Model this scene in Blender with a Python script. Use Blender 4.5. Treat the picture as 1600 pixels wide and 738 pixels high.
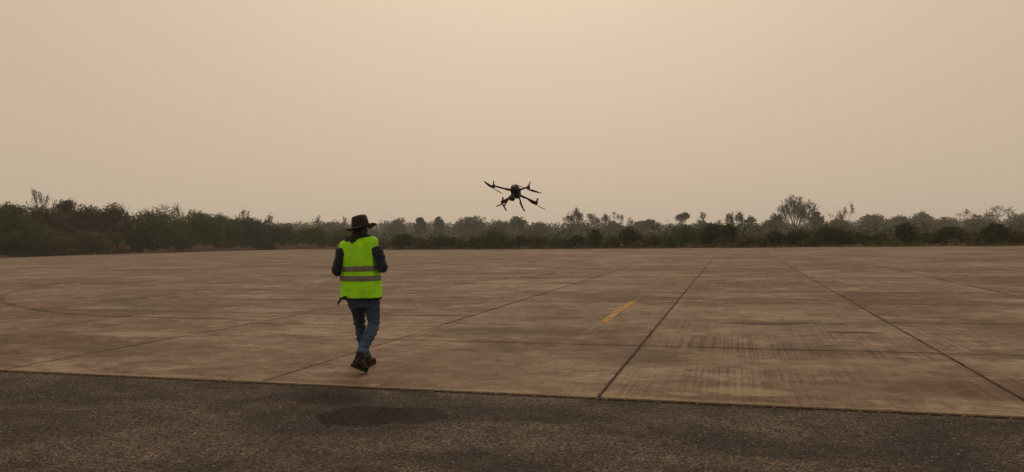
import bpy, math, random
import numpy as np
from mathutils import Vector, Matrix, noise

for o in list(bpy.data.objects):
    bpy.data.objects.remove(o)
sc = bpy.context.scene
COL = sc.collection
R = math.radians

# ------------------------------------------------------------------ camera
FPX, CX, CY, CAM_H = 1155.0, 800.0, 369.0, 1.5          # photograph is 1600 x 738
ROLL = math.atan(0.017)
PITCH = math.atan((371.9 - CY) / FPX)
ca, sa, cp, sp = math.cos(ROLL), math.sin(ROLL), math.cos(PITCH), math.sin(PITCH)
cam_right = Vector((ca, sa * sp, -sa * cp))
cam_up = Vector((sa, -ca * sp, ca * cp))
cam_fwd = Vector((0, cp, sp))
cam_d = bpy.data.cameras.new('camera')
cam = bpy.data.objects.new('camera', cam_d)
COL.objects.link(cam)
M = Matrix((cam_right, cam_up, -cam_fwd)).transposed().to_4x4()
M.translation = (0, 0, CAM_H)
cam.matrix_world = M
cam_d.sensor_width = 36.0
cam_d.lens = FPX / 1600.0 * 36.0
cam_d.clip_start = 0.05
cam_d.clip_end = 6000
sc.camera = cam

# ------------------------------------------------------------------ sky, sun, exposure
SUN_EL, SUN_AZ = R(44), R(2.0)                            # azimuth measured from +Y towards +X
sun_dir = Vector((math.sin(SUN_AZ) * math.cos(SUN_EL), math.cos(SUN_AZ) * math.cos(SUN_EL), math.sin(SUN_EL)))
world = bpy.data.worlds.new('World')
sc.world = world
world.use_nodes = True
wn, wl = world.node_tree.nodes, world.node_tree.links
wn.clear()
sky = wn.new('ShaderNodeTexSky')
sky.sky_type = 'NISHITA'
sky.sun_disc = False
sky.sun_elevation = SUN_EL
sky.sun_rotation = SUN_AZ
sky.dust_density = 8.0
sky.air_density = 2.0
sky.ozone_density = 0.5
tc = wn.new('ShaderNodeTexCoord')
dot = wn.new('ShaderNodeVectorMath'); dot.operation = 'DOT_PRODUCT'
dot.inputs[1].default_value = sun_dir
wl.new(tc.outputs['Generated'], dot.inputs[0])
def wmath(op, a, b=None):
    n = wn.new('ShaderNodeMath'); n.operation = op
    for i, v in enumerate((a, b)):
        if v is None: continue
        if isinstance(v, (int, float)): n.inputs[i].default_value = v
        else: wl.new(v, n.inputs[i])
    return n.outputs[0]
ang = wmath('ARCCOSINE', wmath('MINIMUM', wmath('MAXIMUM', dot.outputs['Value'], -0.9999), 0.9999))
q = wmath('DIVIDE', ang, R(31.0))
glow = wmath('EXPONENT', wmath('MULTIPLY', wmath('MULTIPLY', q, q), -1.0))
smoke = wn.new('ShaderNodeMix'); smoke.data_type = 'RGBA'; smoke.clamp_factor = True
smoke.inputs[6].default_value = (0.520, 0.413, 0.305, 1)   # smoke far from the sun
smoke.inputs[7].default_value = (0.87, 0.712, 0.548, 1)      # smoke lit from behind by the sun
wl.new(glow, smoke.inputs[0])
tint = wn.new('ShaderNodeMix'); tint.data_type = 'RGBA'; tint.blend_type = 'MULTIPLY'
tint.inputs[0].default_value = 1.0
tint.inputs[7].default_value = (1.0, 0.80, 0.55, 1)        # smoke filters the blue out of the clear sky above
wl.new(sky.outputs[0], tint.inputs[6])
bg1 = wn.new('ShaderNodeBackground'); bg1.inputs[1].default_value = 1.0
bg2 = wn.new('ShaderNodeBackground'); bg2.inputs[1].default_value = 0.006
wl.new(smoke.outputs[2], bg1.inputs[0]); wl.new(tint.outputs[2], bg2.inputs[0])
addw = wn.new('ShaderNodeAddShader')
wl.new(bg1.outputs[0], addw.inputs[0]); wl.new(bg2.outputs[0], addw.inputs[1])
wo = wn.new('ShaderNodeOutputWorld')
wl.new(addw.outputs[0], wo.inputs[0])

sun_d = bpy.data.lights.new('sun', 'SUN')
sun_d.energy = 0.75
sun_d.angle = R(18)
sun_d.color = (1.0, 0.86, 0.66)
sun = bpy.data.objects.new('sun', sun_d)
COL.objects.link(sun)
sun.rotation_euler = (-sun_dir).to_track_quat('-Z', 'Y').to_euler()

sc.view_settings.view_transform = 'Standard'
sc.view_settings.look = 'None'
sc.view_settings.exposure = 0.0
sc.view_settings.gamma = 1.0
sc.view_settings.use_curve_mapping = False
sc.cycles.max_bounces = 6
sc.cycles.diffuse_bounces = 3
sc.cycles.transparent_max_bounces = 12
sc.cycles.volume_bounces = 1
sc.cycles.use_denoising = True

# ------------------------------------------------------------------ pixel helpers (photo pixel + distance -> place)
def ray(px, py):
    x, z = (px - CX) / FPX, -(py - CY) / FPX
    v = cam_right * x + cam_up * z + cam_fwd
    return v / v.y
def W(px, py, d):
    return Vector((0, 0, CAM_H)) + ray(px, py) * d
def gnd(px, py):
    v = ray(px, py)
    return Vector((0, 0, CAM_H)) + v * (-CAM_H / v.z)

# ------------------------------------------------------------------ object helpers
def tag(o, label=None, cat=None, group=None, kind=None):
    if label: o['label'] = label
    if cat: o['category'] = cat
    if group: o['group'] = group
    if kind: o['kind'] = kind
    return o
def link(name, me, mat=None, parent=None, loc=None):
    o = bpy.data.objects.new(name, me)
    COL.objects.link(o)
    if me is not None and mat is not None and not me.materials:
        me.materials.append(mat)
    if parent is not None: o.parent = parent
    if loc is not None: o.location = loc
    return o
def empty(name, loc):
    o = bpy.data.objects.new(name, None)
    o.empty_display_size = 0.2
    COL.objects.link(o)
    o.location = loc
    return o
def np_mesh(name, verts, faces, smooth=False):
    """verts (n,3), faces (m,k) with one k"""
    me = bpy.data.meshes.new(name)
    verts = np.asarray(verts, np.float32); faces = np.asarray(faces, np.int32)
    m, k = faces.shape
    me.vertices.add(len(verts)); me.vertices.foreach_set('co', verts.ravel())
    me.loops.add(m * k); me.loops.foreach_set('vertex_index', faces.ravel())
    me.polygons.add(m)
    me.polygons.foreach_set('loop_start', np.arange(0, m * k, k, dtype=np.int32))
    me.polygons.foreach_set('loop_total', np.full(m, k, np.int32))
    if smooth: me.polygons.foreach_set('use_smooth', np.ones(m, bool))
    me.update(calc_edges=True)
    return me
def py_mesh(name, verts, faces, smooth=False):
    me = bpy.data.meshes.new(name)
    me.from_pydata([tuple(v) for v in verts], [], faces)
    if smooth:
        for p in me.polygons: p.use_smooth = True
    me.update()
    return me

# ------------------------------------------------------------------ material helpers
class NT:
    def __init__(self, name):
        self.m = bpy.data.materials.new(name)
        self.m.use_nodes = True
        self.n, self.l = self.m.node_tree.nodes, self.m.node_tree.links
        self.n.clear()
        self.out = self.n.new('ShaderNodeOutputMaterial')
        self.b = self.n.new('ShaderNodeBsdfPrincipled')
        self.l.new(self.b.outputs[0], self.out.inputs[0])
        self.b.inputs['Specular IOR Level'].default_value = 0.3
    def put(self, sock, v):
        if v is None: return
        if isinstance(v, bpy.types.NodeSocket): self.l.new(v, sock)
        elif isinstance(v, (int, float)):
            sock.default_value = v
        else:
            v = tuple(v)
            sock.default_value = v + (1,) if len(v) == 3 and sock.type == 'RGBA' else v
    def geo(self, what='Position'):
        return self.n.new('ShaderNodeNewGeometry').outputs[what]
    def obj(self): return self.n.new('ShaderNodeTexCoord').outputs['Object']
    def rnd(self): return self.n.new('ShaderNodeObjectInfo').outputs['Random']
    def mapping(self, vec, rot=(0, 0, 0), scale=(1, 1, 1), loc=(0, 0, 0)):
        n = self.n.new('ShaderNodeMapping')
        n.inputs['Rotation'].default_value = rot
        n.inputs['Scale'].default_value = scale
        n.inputs['Location'].default_value = loc
        self.l.new(vec, n.inputs[0]); return n.outputs[0]
    def noise(self, vec, scale=1, detail=4, rough=0.55, dist=0.0):
        n = self.n.new('ShaderNodeTexNoise')
        n.inputs['Scale'].default_value = scale; n.inputs['Detail'].default_value = detail
        n.inputs['Roughness'].default_value = rough; n.inputs['Distortion'].default_value = dist
        if vec is not None: self.l.new(vec, n.inputs['Vector'])
        return n.outputs['Fac']
    def voro(self, vec, scale=1, feature='F1', out='Distance'):
        n = self.n.new('ShaderNodeTexVoronoi'); n.feature = feature
        n.inputs['Scale'].default_value = scale
        self.l.new(vec, n.inputs['Vector']); return n.outputs[out]
    def white(self, vec):
        n = self.n.new('ShaderNodeTexWhiteNoise'); n.noise_dimensions = '3D'
        self.l.new(vec, n.inputs['Vector']); return n.outputs['Value']
    def rng(self, v, a, b, c=0.0, d=1.0, smooth=False):
        n = self.n.new('ShaderNodeMapRange'); n.clamp = True
        n.interpolation_type = 'SMOOTHSTEP' if smooth else 'LINEAR'
        self.l.new(v, n.inputs[0])
        for i, x in enumerate((a, b, c, d)): n.inputs[i + 1].default_value = x
        return n.outputs[0]
    def math(self, op, a, b=None, c=None):
        n = self.n.new('ShaderNodeMath'); n.operation = op
        for i, v in enumerate((a, b, c)):
            if v is not None: self.put(n.inputs[i], v)
        return n.outputs[0]
    def mix(self, f, a, b, mode='MIX'):
        n = self.n.new('ShaderNodeMix'); n.data_type = 'RGBA'; n.blend_type = mode
        self.put(n.inputs[0], f); self.put(n.inputs[6], a); self.put(n.inputs[7], b)
        return n.outputs[2]
    def sep(self, v):
        n = self.n.new('ShaderNodeSeparateXYZ'); self.l.new(v, n.inputs[0]); return n.outputs
    def comb(self, x, y, z=0.0):
        n = self.n.new('ShaderNodeCombineXYZ')
        for i, v in enumerate((x, y, z)): self.put(n.inputs[i], v)
        return n.outputs[0]
    def bump(self, h, strength=0.3, dist=0.01):
        n = self.n.new('ShaderNodeBump')
        n.inputs['Strength'].default_value = strength; n.inputs['Distance'].default_value = dist
        self.l.new(h, n.inputs['Height']); self.l.new(n.outputs[0], self.b.inputs['Normal'])
    def set(self, **k):
        for a, v in k.items(): self.put(self.b.inputs[a.replace('_', ' ')], v)
        return self
def plain(name, col, rough=0.7, var=0.25, scale=30.0, bump=0.15, metal=0.0, spec=0.3):
    t = NT(name)
    f = t.noise(t.obj(), scale, 4)
    c = t.mix(f, tuple(x * (1 - var) for x in col), tuple(min(1, x * (1 + var)) for x in col))
    t.set(Base_Color=c, Roughness=rough, Metallic=metal)
    t.b.inputs['Specular IOR Level'].default_value = spec
    if bump: t.bump(t.noise(t.obj(), scale * 4, 3), bump, 0.004)
    return t.m

# ------------------------------------------------------------------ apron layout (grid turned to the right of the view)
GRID = R(16.63)
gs, gc = math.sin(GRID), math.cos(GRID)
U0, DU, V0, DV = 6.84, 3.30, -1.23, 3.655      # asphalt edge, slab length, one joint, slab width
def g2w(v, u, z=0.0): return (v * gc + u * gs, -v * gs + u * gc, z)
def w2g(x, y): return (x * gc - y * gs, x * gs + y * gc)

def concrete_material():
    t = NT('concrete')
    P = t.mapping(t.geo(), rot=(0, 0, GRID))              # x = across the slabs, y = along the joints
    xs = t.sep(P)
    v, u = xs[0], xs[1]
    vi = t.math('FLOOR', t.math('DIVIDE', t.math('SUBTRACT', v, V0), DV))
    ui = t.math('FLOOR', t.math('DIVIDE', t.math('SUBTRACT', u, U0), DU))
    slab = t.white(t.comb(vi, ui, 1.7))
    mul = lambda c, f: t.mix(1.0, c, f, 'MULTIPLY')
    big = t.noise(t.mapping(P, scale=(0.17, 0.24, 1)), 1.0, 4, 0.6, 0.3)
    mid = t.noise(t.mapping(P, scale=(0.75, 1.05, 1), loc=(4, 1, 0)), 1.0, 6, 0.68, 0.5)
    sml = t.noise(t.mapping(P, scale=(3.0, 4.2, 1), loc=(2, 7, 0)), 1.0, 5, 0.7, 0.3)
    fine = t.noise(P, 16.0, 4, 0.7)
    c = t.mix(t.rng(big, 0.38, 0.62), (0.174, 0.125, 0.090), (0.248, 0.190, 0.144))
    c = t.mix(t.rng(mid, 0.34, 0.66), mul(c, (0.70, 0.67, 0.64)), mul(c, (1.22, 1.22, 1.22)))
    # red laterite dust
    red = t.noise(t.mapping(P, scale=(0.13, 0.20, 1), loc=(7, 3, 0)), 1.0, 5, 0.65, 0.4)
    c = t.mix(t.rng(red, 0.47, 0.62, 0.0, 0.62), c, (0.128, 0.072, 0.049))
    # each slab was cast apart
    c = mul(c, t.mix(slab, (0.76, 0.74, 0.73), (1.16, 1.16, 1.16)))
    # broad pale worn areas, and darker damp stained ones
    pale = t.noise(t.mapping(P, scale=(0.52, 0.62, 1), loc=(3, 9, 0)), 1.0, 6, 0.72, 0.6)
    c = t.mix(t.rng(pale, 0.53, 0.63, 0, 0.78), c, (0.305, 0.240, 0.180))
    dark = t.noise(t.mapping(P, scale=(0.50, 0.64, 1), loc=(13, 4, 0)), 1.0, 6, 0.72, 0.6)
    c = t.mix(t.rng(dark, 0.53, 0.66, 0, 0.62), c, (0.088, 0.061, 0.044))
    c = t.mix(t.rng(sml, 0.34, 0.66), mul(c, (0.70, 0.68, 0.66)), mul(c, (1.22, 1.22, 1.22)))
    # dirt held along the sides of every slab
    def side(x, x0, step, reach):
        q = t.math('FRACT', t.math('DIVIDE', t.math('SUBTRACT', x, x0), step))
        q = t.math('MULTIPLY', t.math('MINIMUM', q, t.math('SUBTRACT', 1.0, q)), step)
        q = t.math('ADD', q, t.math('MULTIPLY', t.math('SUBTRACT', mid, 0.45), reach * 2.6))
        return t.rng(q, 0.0, reach, 1.0, 0.0)
    c = t.mix(t.math('MULTIPLY', side(v, V0, DV, 0.07), 0.28), c, (0.070, 0.046, 0.034))
    c = t.mix(t.math('MULTIPLY', side(u, U0 + 0.006, DU, 0.34), 0.35), c, (0.080, 0.052, 0.038))
    # broom and tyre grooves along the joints, strongest in the wheel lane of the worn slabs
    gr = t.noise(t.mapping(P, scale=(31.0, 0.22, 1)), 1.0, 4, 0.7, 0.02)
    gm = t.noise(t.mapping(P, scale=(0.55, 0.60, 1), loc=(1.1, 5.3, 0)), 1.0, 4, 0.6)
    lane = t.math('SUBTRACT', 1.0, t.rng(t.math('ABSOLUTE', t.math('SUBTRACT', v, 0.9)), 1.8, 4.6, 0.0, 0.72))
    where = t.math('MULTIPLY', t.math('MULTIPLY', t.rng(gm, 0.40, 0.60), t.rng(t.white(t.comb(vi, ui, 4.2)), 0.15, 0.5, 0.35, 1.0)), lane)
    groove = t.math('MULTIPLY', t.rng(gr, 0.52, 0.60), where)
    ridge = t.math('MULTIPLY', t.rng(gr, 0.46, 0.40), where)
    c = t.mix(t.math('MULTIPLY', groove, 0.55), c, (0.052, 0.034, 0.026))
    c = t.mix(t.math('MULTIPLY', ridge, 0.28), c, (0.270, 0.200, 0.150))
    # flaked pale spots and dark oil drips
    fl = t.noise(t.mapping(P, scale=(1.5, 2.4, 1), loc=(11, 2, 0)), 1.0, 3, 0.5, 0.4)
    c = t.mix(t.rng(fl, 0.64, 0.71, 0, 0.70), c, (0.31, 0.245, 0.18))
    dr = t.noise(t.mapping(P, scale=(1.4, 2.6, 1), loc=(5, 21, 0)), 1.0, 5, 0.75)
    c = t.mix(t.rng(dr, 0.64, 0.69, 0, 0.80), c, (0.046, 0.030, 0.023))
    # oil and rust spills, and sand drifts, each with its own ragged outline
    rag = t.math('MULTIPLY', t.math('SUBTRACT', t.noise(t.mapping(P, scale=(1.6, 2.6, 1)), 1.0, 6, 0.72), 0.5), 3.0)
    for (px, py, rv, ru, k, col) in ((1195, 506, 0.75, 0.30, 0.75, (0.050, 0.028, 0.021)), (1280, 506, 0.55, 0.24, 0.6, (0.052, 0.032, 0.024)), (1335, 520, 0.40, 0.16, 0.8, (0.044, 0.028, 0.020)),
                                     (1000, 560, 0.6, 0.7, 0.5, (0.075, 0.050, 0.037)), (790, 518, 1.4, 0.45, 0.5, (0.078, 0.052, 0.039)), (1170, 612, 0.42, 0.22, 0.9, (0.285, 0.220, 0.148)),
                                     (1120, 560, 0.30, 0.6, 0.5, (0.260, 0.175, 0.130)), (455, 600, 0.35, 0.12, 0.9, (0.285, 0.220, 0.150)), (215, 522, 1.2, 0.35, 0.75, (0.290, 0.225, 0.168)),
                                     (420, 485, 1.0, 0.5, 0.7, (0.290, 0.225, 0.168)), (230, 545, 1.6, 0.7, 0.45, (0.090, 0.060, 0.045)), (1500, 610, 0.8, 0.5, 0.5, (0.110, 0.060, 0.042))):
        p = gnd(px, py); gv, gu = w2g(p.x, p.y)
        a = t.math('DIVIDE', t.math('SUBTRACT', v, gv), rv)
        b = t.math('DIVIDE', t.math('SUBTRACT', u, gu), ru)
        d = t.math('ADD', t.math('ADD', t.math('MULTIPLY', a, a), t.math('MULTIPLY', b, b)), rag)
        c = t.mix(t.math('MULTIPLY', t.rng(d, 0.3, 1.3, 1.0, 0.0, True), k), c, col)
    # pale sand collected along the asphalt edge
    sandn = t.noise(t.mapping(P, scale=(0.7, 2.2, 1)), 1.0, 5, 0.65)
    edge = t.math('SUBTRACT', t.rng(u, U0, U0 + 0.50, 0.92, 0.0), t.rng(sandn, 0.36, 0.62, 0.0, 1.0))
    c = t.mix(t.rng(edge, 0.0, 0.45, 0, 0.80), c, (0.275, 0.212, 0.142))
    lip = t.math('MULTIPLY', t.rng(u, U0 + 0.02, U0 + 0.06, 1.0, 0.0), t.rng(t.noise(P, 4.0, 4, 0.7), 0.35, 0.6, 0.05, 0.75))
    c = t.mix(lip, c, (0.27, 0.21, 0.145))
    c = t.mix(t.rng(fine, 0.34, 0.70), mul(c, (0.80, 0.79, 0.78)), mul(c, (1.15, 1.15, 1.15)))
    t.set(Base_Color=c, Roughness=0.88)
    t.b.inputs['Specular IOR Level'].default_value = 0.18
    h = t.math('SUBTRACT', t.math('ADD', t.math('MULTIPLY', fine, 0.6), t.math('MULTIPLY', sml, 0.8)), t.math('MULTIPLY', groove, 1.1))
    t.bump(h, 0.6, 0.008)
    return t.m

STAINS_AND_SHADOW = ((566, 648, 0.42, 0.40, 0.93), (634, 647, 0.40, 0.32, 0.75), (520, 622, 0.45, 0.26, 0.40))  # last oval paints the person's soft shadow into the asphalt colour
def stained_and_shaded(t, P, c):
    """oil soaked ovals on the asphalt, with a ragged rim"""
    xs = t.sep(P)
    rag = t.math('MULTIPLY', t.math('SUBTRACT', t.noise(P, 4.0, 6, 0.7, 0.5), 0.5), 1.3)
    for (px, py, rv, ru, k) in STAINS_AND_SHADOW:
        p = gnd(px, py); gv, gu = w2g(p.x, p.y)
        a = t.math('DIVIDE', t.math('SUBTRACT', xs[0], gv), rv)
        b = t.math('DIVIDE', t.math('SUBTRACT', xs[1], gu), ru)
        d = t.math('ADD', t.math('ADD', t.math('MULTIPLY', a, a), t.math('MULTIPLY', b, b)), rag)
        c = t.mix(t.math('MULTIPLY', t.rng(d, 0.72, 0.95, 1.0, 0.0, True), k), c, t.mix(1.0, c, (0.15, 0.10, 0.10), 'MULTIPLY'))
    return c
def asphalt_material():
    t = NT('asphalt')
    P = t.mapping(t.geo(), rot=(0, 0, GRID))
    xs = t.sep(P)
    big = t.noise(t.mapping(P, scale=(0.40, 0.75, 1)), 1.0, 4, 0.6, 0.4)
    mid = t.noise(P, 2.6, 5, 0.68)
    c = t.mix(t.rng(big, 0.44, 0.57), (0.028, 0.021, 0.0185), (0.070, 0.054, 0.045))
    c = t.mix(t.rng(mid, 0.35, 0.65), t.mix(1.0, c, (0.72, 0.70, 0.70), 'MULTIPLY'), t.mix(1.0, c, (1.35, 1.33, 1.30), 'MULTIPLY'))
    n = t.n.new('ShaderNodeTexVoronoi'); n.inputs['Scale'].default_value = 62.0
    t.l.new(P, n.inputs['Vector'])
    chip = t.sep(n.outputs['Color'])[0]
    c = t.mix(t.rng(chip, 0.55, 1.0, 0.0, 0.9), c, t.mix(1.0, c, (2.9, 2.7, 2.4), 'MULTIPLY'))
    c = t.mix(t.rng(chip, 0.0, 0.35, 0.85, 0.0), c, (0.010, 0.008, 0.008))
    c = stained_and_shaded(t, P, c)
    sandn = t.noise(t.mapping(P, scale=(1.1, 3.0, 1)), 1.0, 5, 0.7)
    edge = t.math('SUBTRACT', t.rng(xs[1], U0 - 0.35, U0, 0.0, 1.0), t.rng(sandn, 0.35, 0.66, 0.0, 1.1))
    c = t.mix(t.rng(edge, 0.0, 0.5, 0, 0.45), c, (0.13, 0.10, 0.072))
    t.set(Base_Color=c, Roughness=0.85)
    t.b.inputs['Specular IOR Level'].default_value = 0.2
    h = t.math('SUBTRACT', t.math('MULTIPLY', mid, 0.6), n.outputs['Distance'])
    t.bump(h, 0.9, 0.014)
    return t.m

def ground_material():
    t = NT('dry_earth')
    P = t.geo()
    a = t.noise(P, 0.05, 6, 0.6); b = t.noise(P, 1.3, 6, 0.65)
    c = t.mix(t.rng(a, 0.35, 0.65), (0.125, 0.088, 0.052), (0.085, 0.080, 0.040))
    c = t.mix(t.rng(b, 0.35, 0.7, 0, 0.7), c, (0.185, 0.130, 0.075))
    t.set(Base_Color=c, Roughness=0.95)
    t.bump(b, 0.6, 0.08)
    return t.m
M_CONC, M_ASPH, M_EARTH = concrete_material(), asphalt_material(), ground_material()
M_JOINT = plain('joint_filler', (0.085, 0.060, 0.046), 0.95, 0.5, 6.0, 0.4, spec=0.1)

# ------------------------------------------------------------------ ground sheet
GR = 900.0
n = 24
gv_ = [(-GR + 2 * GR * i / n, -GR + 2 * GR * j / n, -0.075) for j in range(n + 1) for i in range(n + 1)]
gf_ = [(j * (n + 1) + i, j * (n + 1) + i + 1, (j + 1) * (n + 1) + i + 1, (j + 1) * (n + 1) + i) for j in range(n) for i in range(n)]
ground = link('ground', np_mesh('ground', gv_, gf_), M_EARTH)
tag(ground, 'bare dry earth field around the concrete apron', kind='structure')

# ------------------------------------------------------------------ concrete apron of cast slabs
EDGE_PX = [-260, 0, 300, 430, 540, 620, 800, 1100, 1350, 1600, 1860]
EDGE_D = [80, 99, 127, 143, 132, 110, 96, 82, 74, 66, 59]
def edge_d(px): return float(np.interp(px, EDGE_PX, EDGE_D))
poly = []
for px, d in zip(EDGE_PX, EDGE_D):
    w = W(px, 370, d); poly.append((w.x, w.y))
poly = [(-125, -20), (-100, 20)] + poly + [(95, 28), (120, -20)]
def inside(x, y):
    c = False
    for i in range(len(poly)):
        (x1, y1), (x2, y2) = poly[i], poly[i - 1]
        if (y1 > y) != (y2 > y) and x < (x2 - x1) * (y - y1) / (y2 - y1) + x1: c = not c
    return c
rs = random.Random(5)
GAPV, GAPU = 0.012, 0.006
def slab_mesh(seed):
    r = random.Random(seed)
    hx, hy = (DV - GAPV) / 2, (DU - GAPU) / 2
    ring = []
    k = 5
    for (ax, ay), (bx, by) in (((-hx, -hy), (hx, -hy)), ((hx, -hy), (hx, hy)), ((hx, hy), (-hx, hy)), ((-hx, hy), (-hx, -hy))):
        for i in range(k):
            f = (i + (r.uniform(-0.3, 0.3) if i else 0)) / k
            x, y = ax + (bx - ax) * f, ay + (by - ay) * f
            j = r.uniform(0.0, 0.014) if i else 0.004
            x -= math.copysign(j, x) if abs(abs(x) - hx) < 1e-6 else 0
            y -= math.copysign(j * 0.5, y) if abs(abs(y) - hy) < 1e-6 else 0
            ring.append((x, y))
    nn = len(ring)
    vs = [(x * 0.9972, y * 0.9972, r.uniform(-0.001, 0.001)) for x, y in ring] + [(x, y, -0.008) for x, y in ring] + [(x, y, -0.07) for x, y in ring]
    fs = [tuple(range(nn))]
    for a in (0, nn):
        for i in range(nn):
            j = (i + 1) % nn
            fs.append((a + nn + i, a + nn + j, a + j, a + i))
    return py_mesh('slab', vs, fs)
protos = [slab_mesh(s) for s in range(8)]
for p in protos: p.materials.append(M_CONC)
apron = empty('concrete_apron', (0, 0, 0))
tag(apron, 'weathered brown concrete airfield apron of square cast slabs', kind='structure')
near, far = [], []
for k in range(0, 46):
    for c in range(-45, 40):
        u, v = U0 + DU * (k + 0.5) + 0.006, V0 + DV * (c + 0.5)
        x, y, _ = g2w(v, u)
        if not inside(x, y): continue
        view = y > 3 and abs(x) < 0.70 * y + 5.0
        (near if (k < 9 and view) else far).append((x, y, k, c))
near = near[:298] if len(near) > 298 else near
for x, y, k, c in near:
    o = link('slab', protos[rs.randrange(8)], None, apron, (x, y, rs.uniform(-0.003, 0.003)))
    o.rotation_euler = (rs.uniform(-0.0005, 0.0005), rs.uniform(-0.0005, 0.0005), -GRID + rs.uniform(-0.0006, 0.0006))
vs, fs = [], []
for x, y, k, c in far:
    dz = rs.uniform(-0.003, 0.003)
    hx, hy = (DV - GAPV) / 2, (DU - GAPU) / 2
    a = len(vs)
    for z in (dz, -0.07):
        for sx, sy in ((-hx, -hy), (hx, -hy), (hx, hy), (-hx, hy)):
            jx = rs.uniform(0, 0.006)
            vs.append((x + (sx - math.copysign(jx, sx)) * gc + sy * gs, y - sx * gs + sy * gc, z))
    fs.append((a, a + 1, a + 2, a + 3))
    for i in range(4):
        j = (i + 1) % 4
        fs.append((a + 4 + i, a + 4 + j, a + j, a + i))
o = link('distant_slabs', py_mesh('distant_slabs', vs, fs), M_CONC, apron)
o['kind'] = 'stuff'
pv = [(x, y, -0.03) for x, y in poly if True]
jv = [g2w(-100, U0 - 0.1, -0.03), g2w(100, U0 - 0.1, -0.03)]
# filler bed: only on the apron side of the asphalt edge
bed = [(x, y) for x, y in poly if w2g(x, y)[1] > U0]
bl = g2w(w2g(*bed[0])[0], U0 - 0.02); br = g2w(w2g(*bed[-1])[0], U0 - 0.02)
bed = [bl[:2]] + bed + [br[:2]]
o = link('joint_filler', py_mesh('joint_filler', [(x, y, -0.0075) for x, y in bed], [tuple(range(len(bed)))[::-1]]), M_JOINT, apron)

# worn yellow dashes and tyre sweeps lie on the slabs as thin coats
def coat_material(name, col, lo, hi, scale, dens, rough=0.8):
    t = NT(name)
    P = t.mapping(t.geo(), rot=(0, 0, GRID))
    f = t.noise(t.mapping(P, scale=scale), 1.0, 6, 0.7)
    g = t.noise(P, 14.0, 4, 0.7)
    a = t.math('MULTIPLY', t.rng(t.math('ADD', t.math('MULTIPLY', f, 0.65), t.math('MULTIPLY', g, 0.35)), lo, hi), dens)
    t.set(Base_Color=col, Roughness=rough, Alpha=a)
    t.b.inputs['Specular IOR Level'].default_value = 0.15
    return t.m
def ribbon(name, pts, width, mat, z=0.0045, parent=apron):
    vs, fs = [], []
    for i, p in enumerate(pts):
        a, b = pts[max(0, i - 1)], pts[min(len(pts) - 1, i + 1)]
        d = Vector((b[0] - a[0], b[1] - a[1])).normalized()
        w = width[i] if isinstance(width, list) else width
        nx, ny = -d.y * w / 2, d.x * w / 2
        vs += [(p[0] + nx, p[1] + ny, z), (p[0] - nx, p[1] - ny, z)]
        if i: fs.append((2 * i - 1, 2 * i + 1, 2 * i, 2 * i - 2))
    return link(name, py_mesh(name, vs, fs), mat, parent)
def gline(pxs, nsub=8):
    pts = [gnd(*p) for p in pxs]
    out = []
    for i in range(len(pts) - 1):
        p0, p1, p2, p3 = pts[max(i - 1, 0)], pts[i], pts[i + 1], pts[min(i + 2, len(pts) - 1)]
        for s in range(nsub):
            f = s / nsub
            out.append(tuple(0.5 * ((2 * p1[k]) + (p2[k] - p0[k]) * f + (2 * p0[k] - 5 * p1[k] + 4 * p2[k] - p3[k]) * f * f + (3 * p1[k] - p0[k] - 3 * p2[k] + p3[k]) * f ** 3) for k in (0, 1)))
    out.append((pts[-1][0], pts[-1][1]))
    return out
M_YEL = coat_material('worn_yellow_paint', (0.41, 0.235, 0.072), 0.33, 0.50, (6, 1.4, 1), 0.90)
M_YEL2 = coat_material('faded_yellow_paint', (0.38, 0.245, 0.10), 0.44, 0.60, (6, 1.4, 1), 0.50)
M_TYRE = coat_material('tyre_rubber_sweep', (0.070, 0.038, 0.024), 0.40, 0.62, (0.6, 0.6, 1), 0.55)
tag(ribbon('painted_line', gline([(943, 504), (965, 488), (990, 471)]), 0.14, M_YEL), 'worn yellow dash on the slab left of the long joint')
tag(ribbon('painted_line', gline([(987, 473), (1012, 457), (1040, 441), (1062, 428)]), 0.12, M_YEL2), 'almost worn away far end of the yellow line')
sweep = [(430, 502), (330, 498.5), (230, 496), (140, 493), (75, 487), (30, 479.5), (4, 471), (0, 464), (22, 456), (70, 447), (140, 441), (250, 434), (380, 428)]
tag(ribbon('tyre_mark', gline(sweep), 0.20, M_TYRE), 'curved reddish tyre sweep at the left of the apron')
for pts, w in (([(0, 447), (60, 441), (160, 437), (260, 433)], 0.2),                ([(160, 470), (300, 462), (470, 447), (620, 437)], 0.18), ([(700, 447), (820, 432), (960, 419)], 0.16)):
    ribbon('tyre_mark', gline(pts), w, M_TYRE)
cr = random.Random(9)
M_SEAL = coat_material('joint_dirt', (0.034, 0.022, 0.016), 0.32, 0.44, (3, 1.2, 1), 0.92)
M_CRACK = coat_material('dirt_in_crack', (0.030, 0.020, 0.014), 0.30, 0.46, (2, 2, 1), 0.9)
for pts in ([(655, 505.5), (690, 505), (730, 506.5), (790, 506)], [(1170, 545), (1260, 547.5), (1320, 549)], [(1330, 477.5), (1400, 476), (1500, 478)], [(385, 506), (470, 507), (540, 507)]):
    q = gline(pts, 14)
    q = [(x + cr.uniform(-.03, .03), y + cr.uniform(-.03, .03)) for x, y in q]
    ribbon('crack', q, 0.022, M_CRACK)

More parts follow.
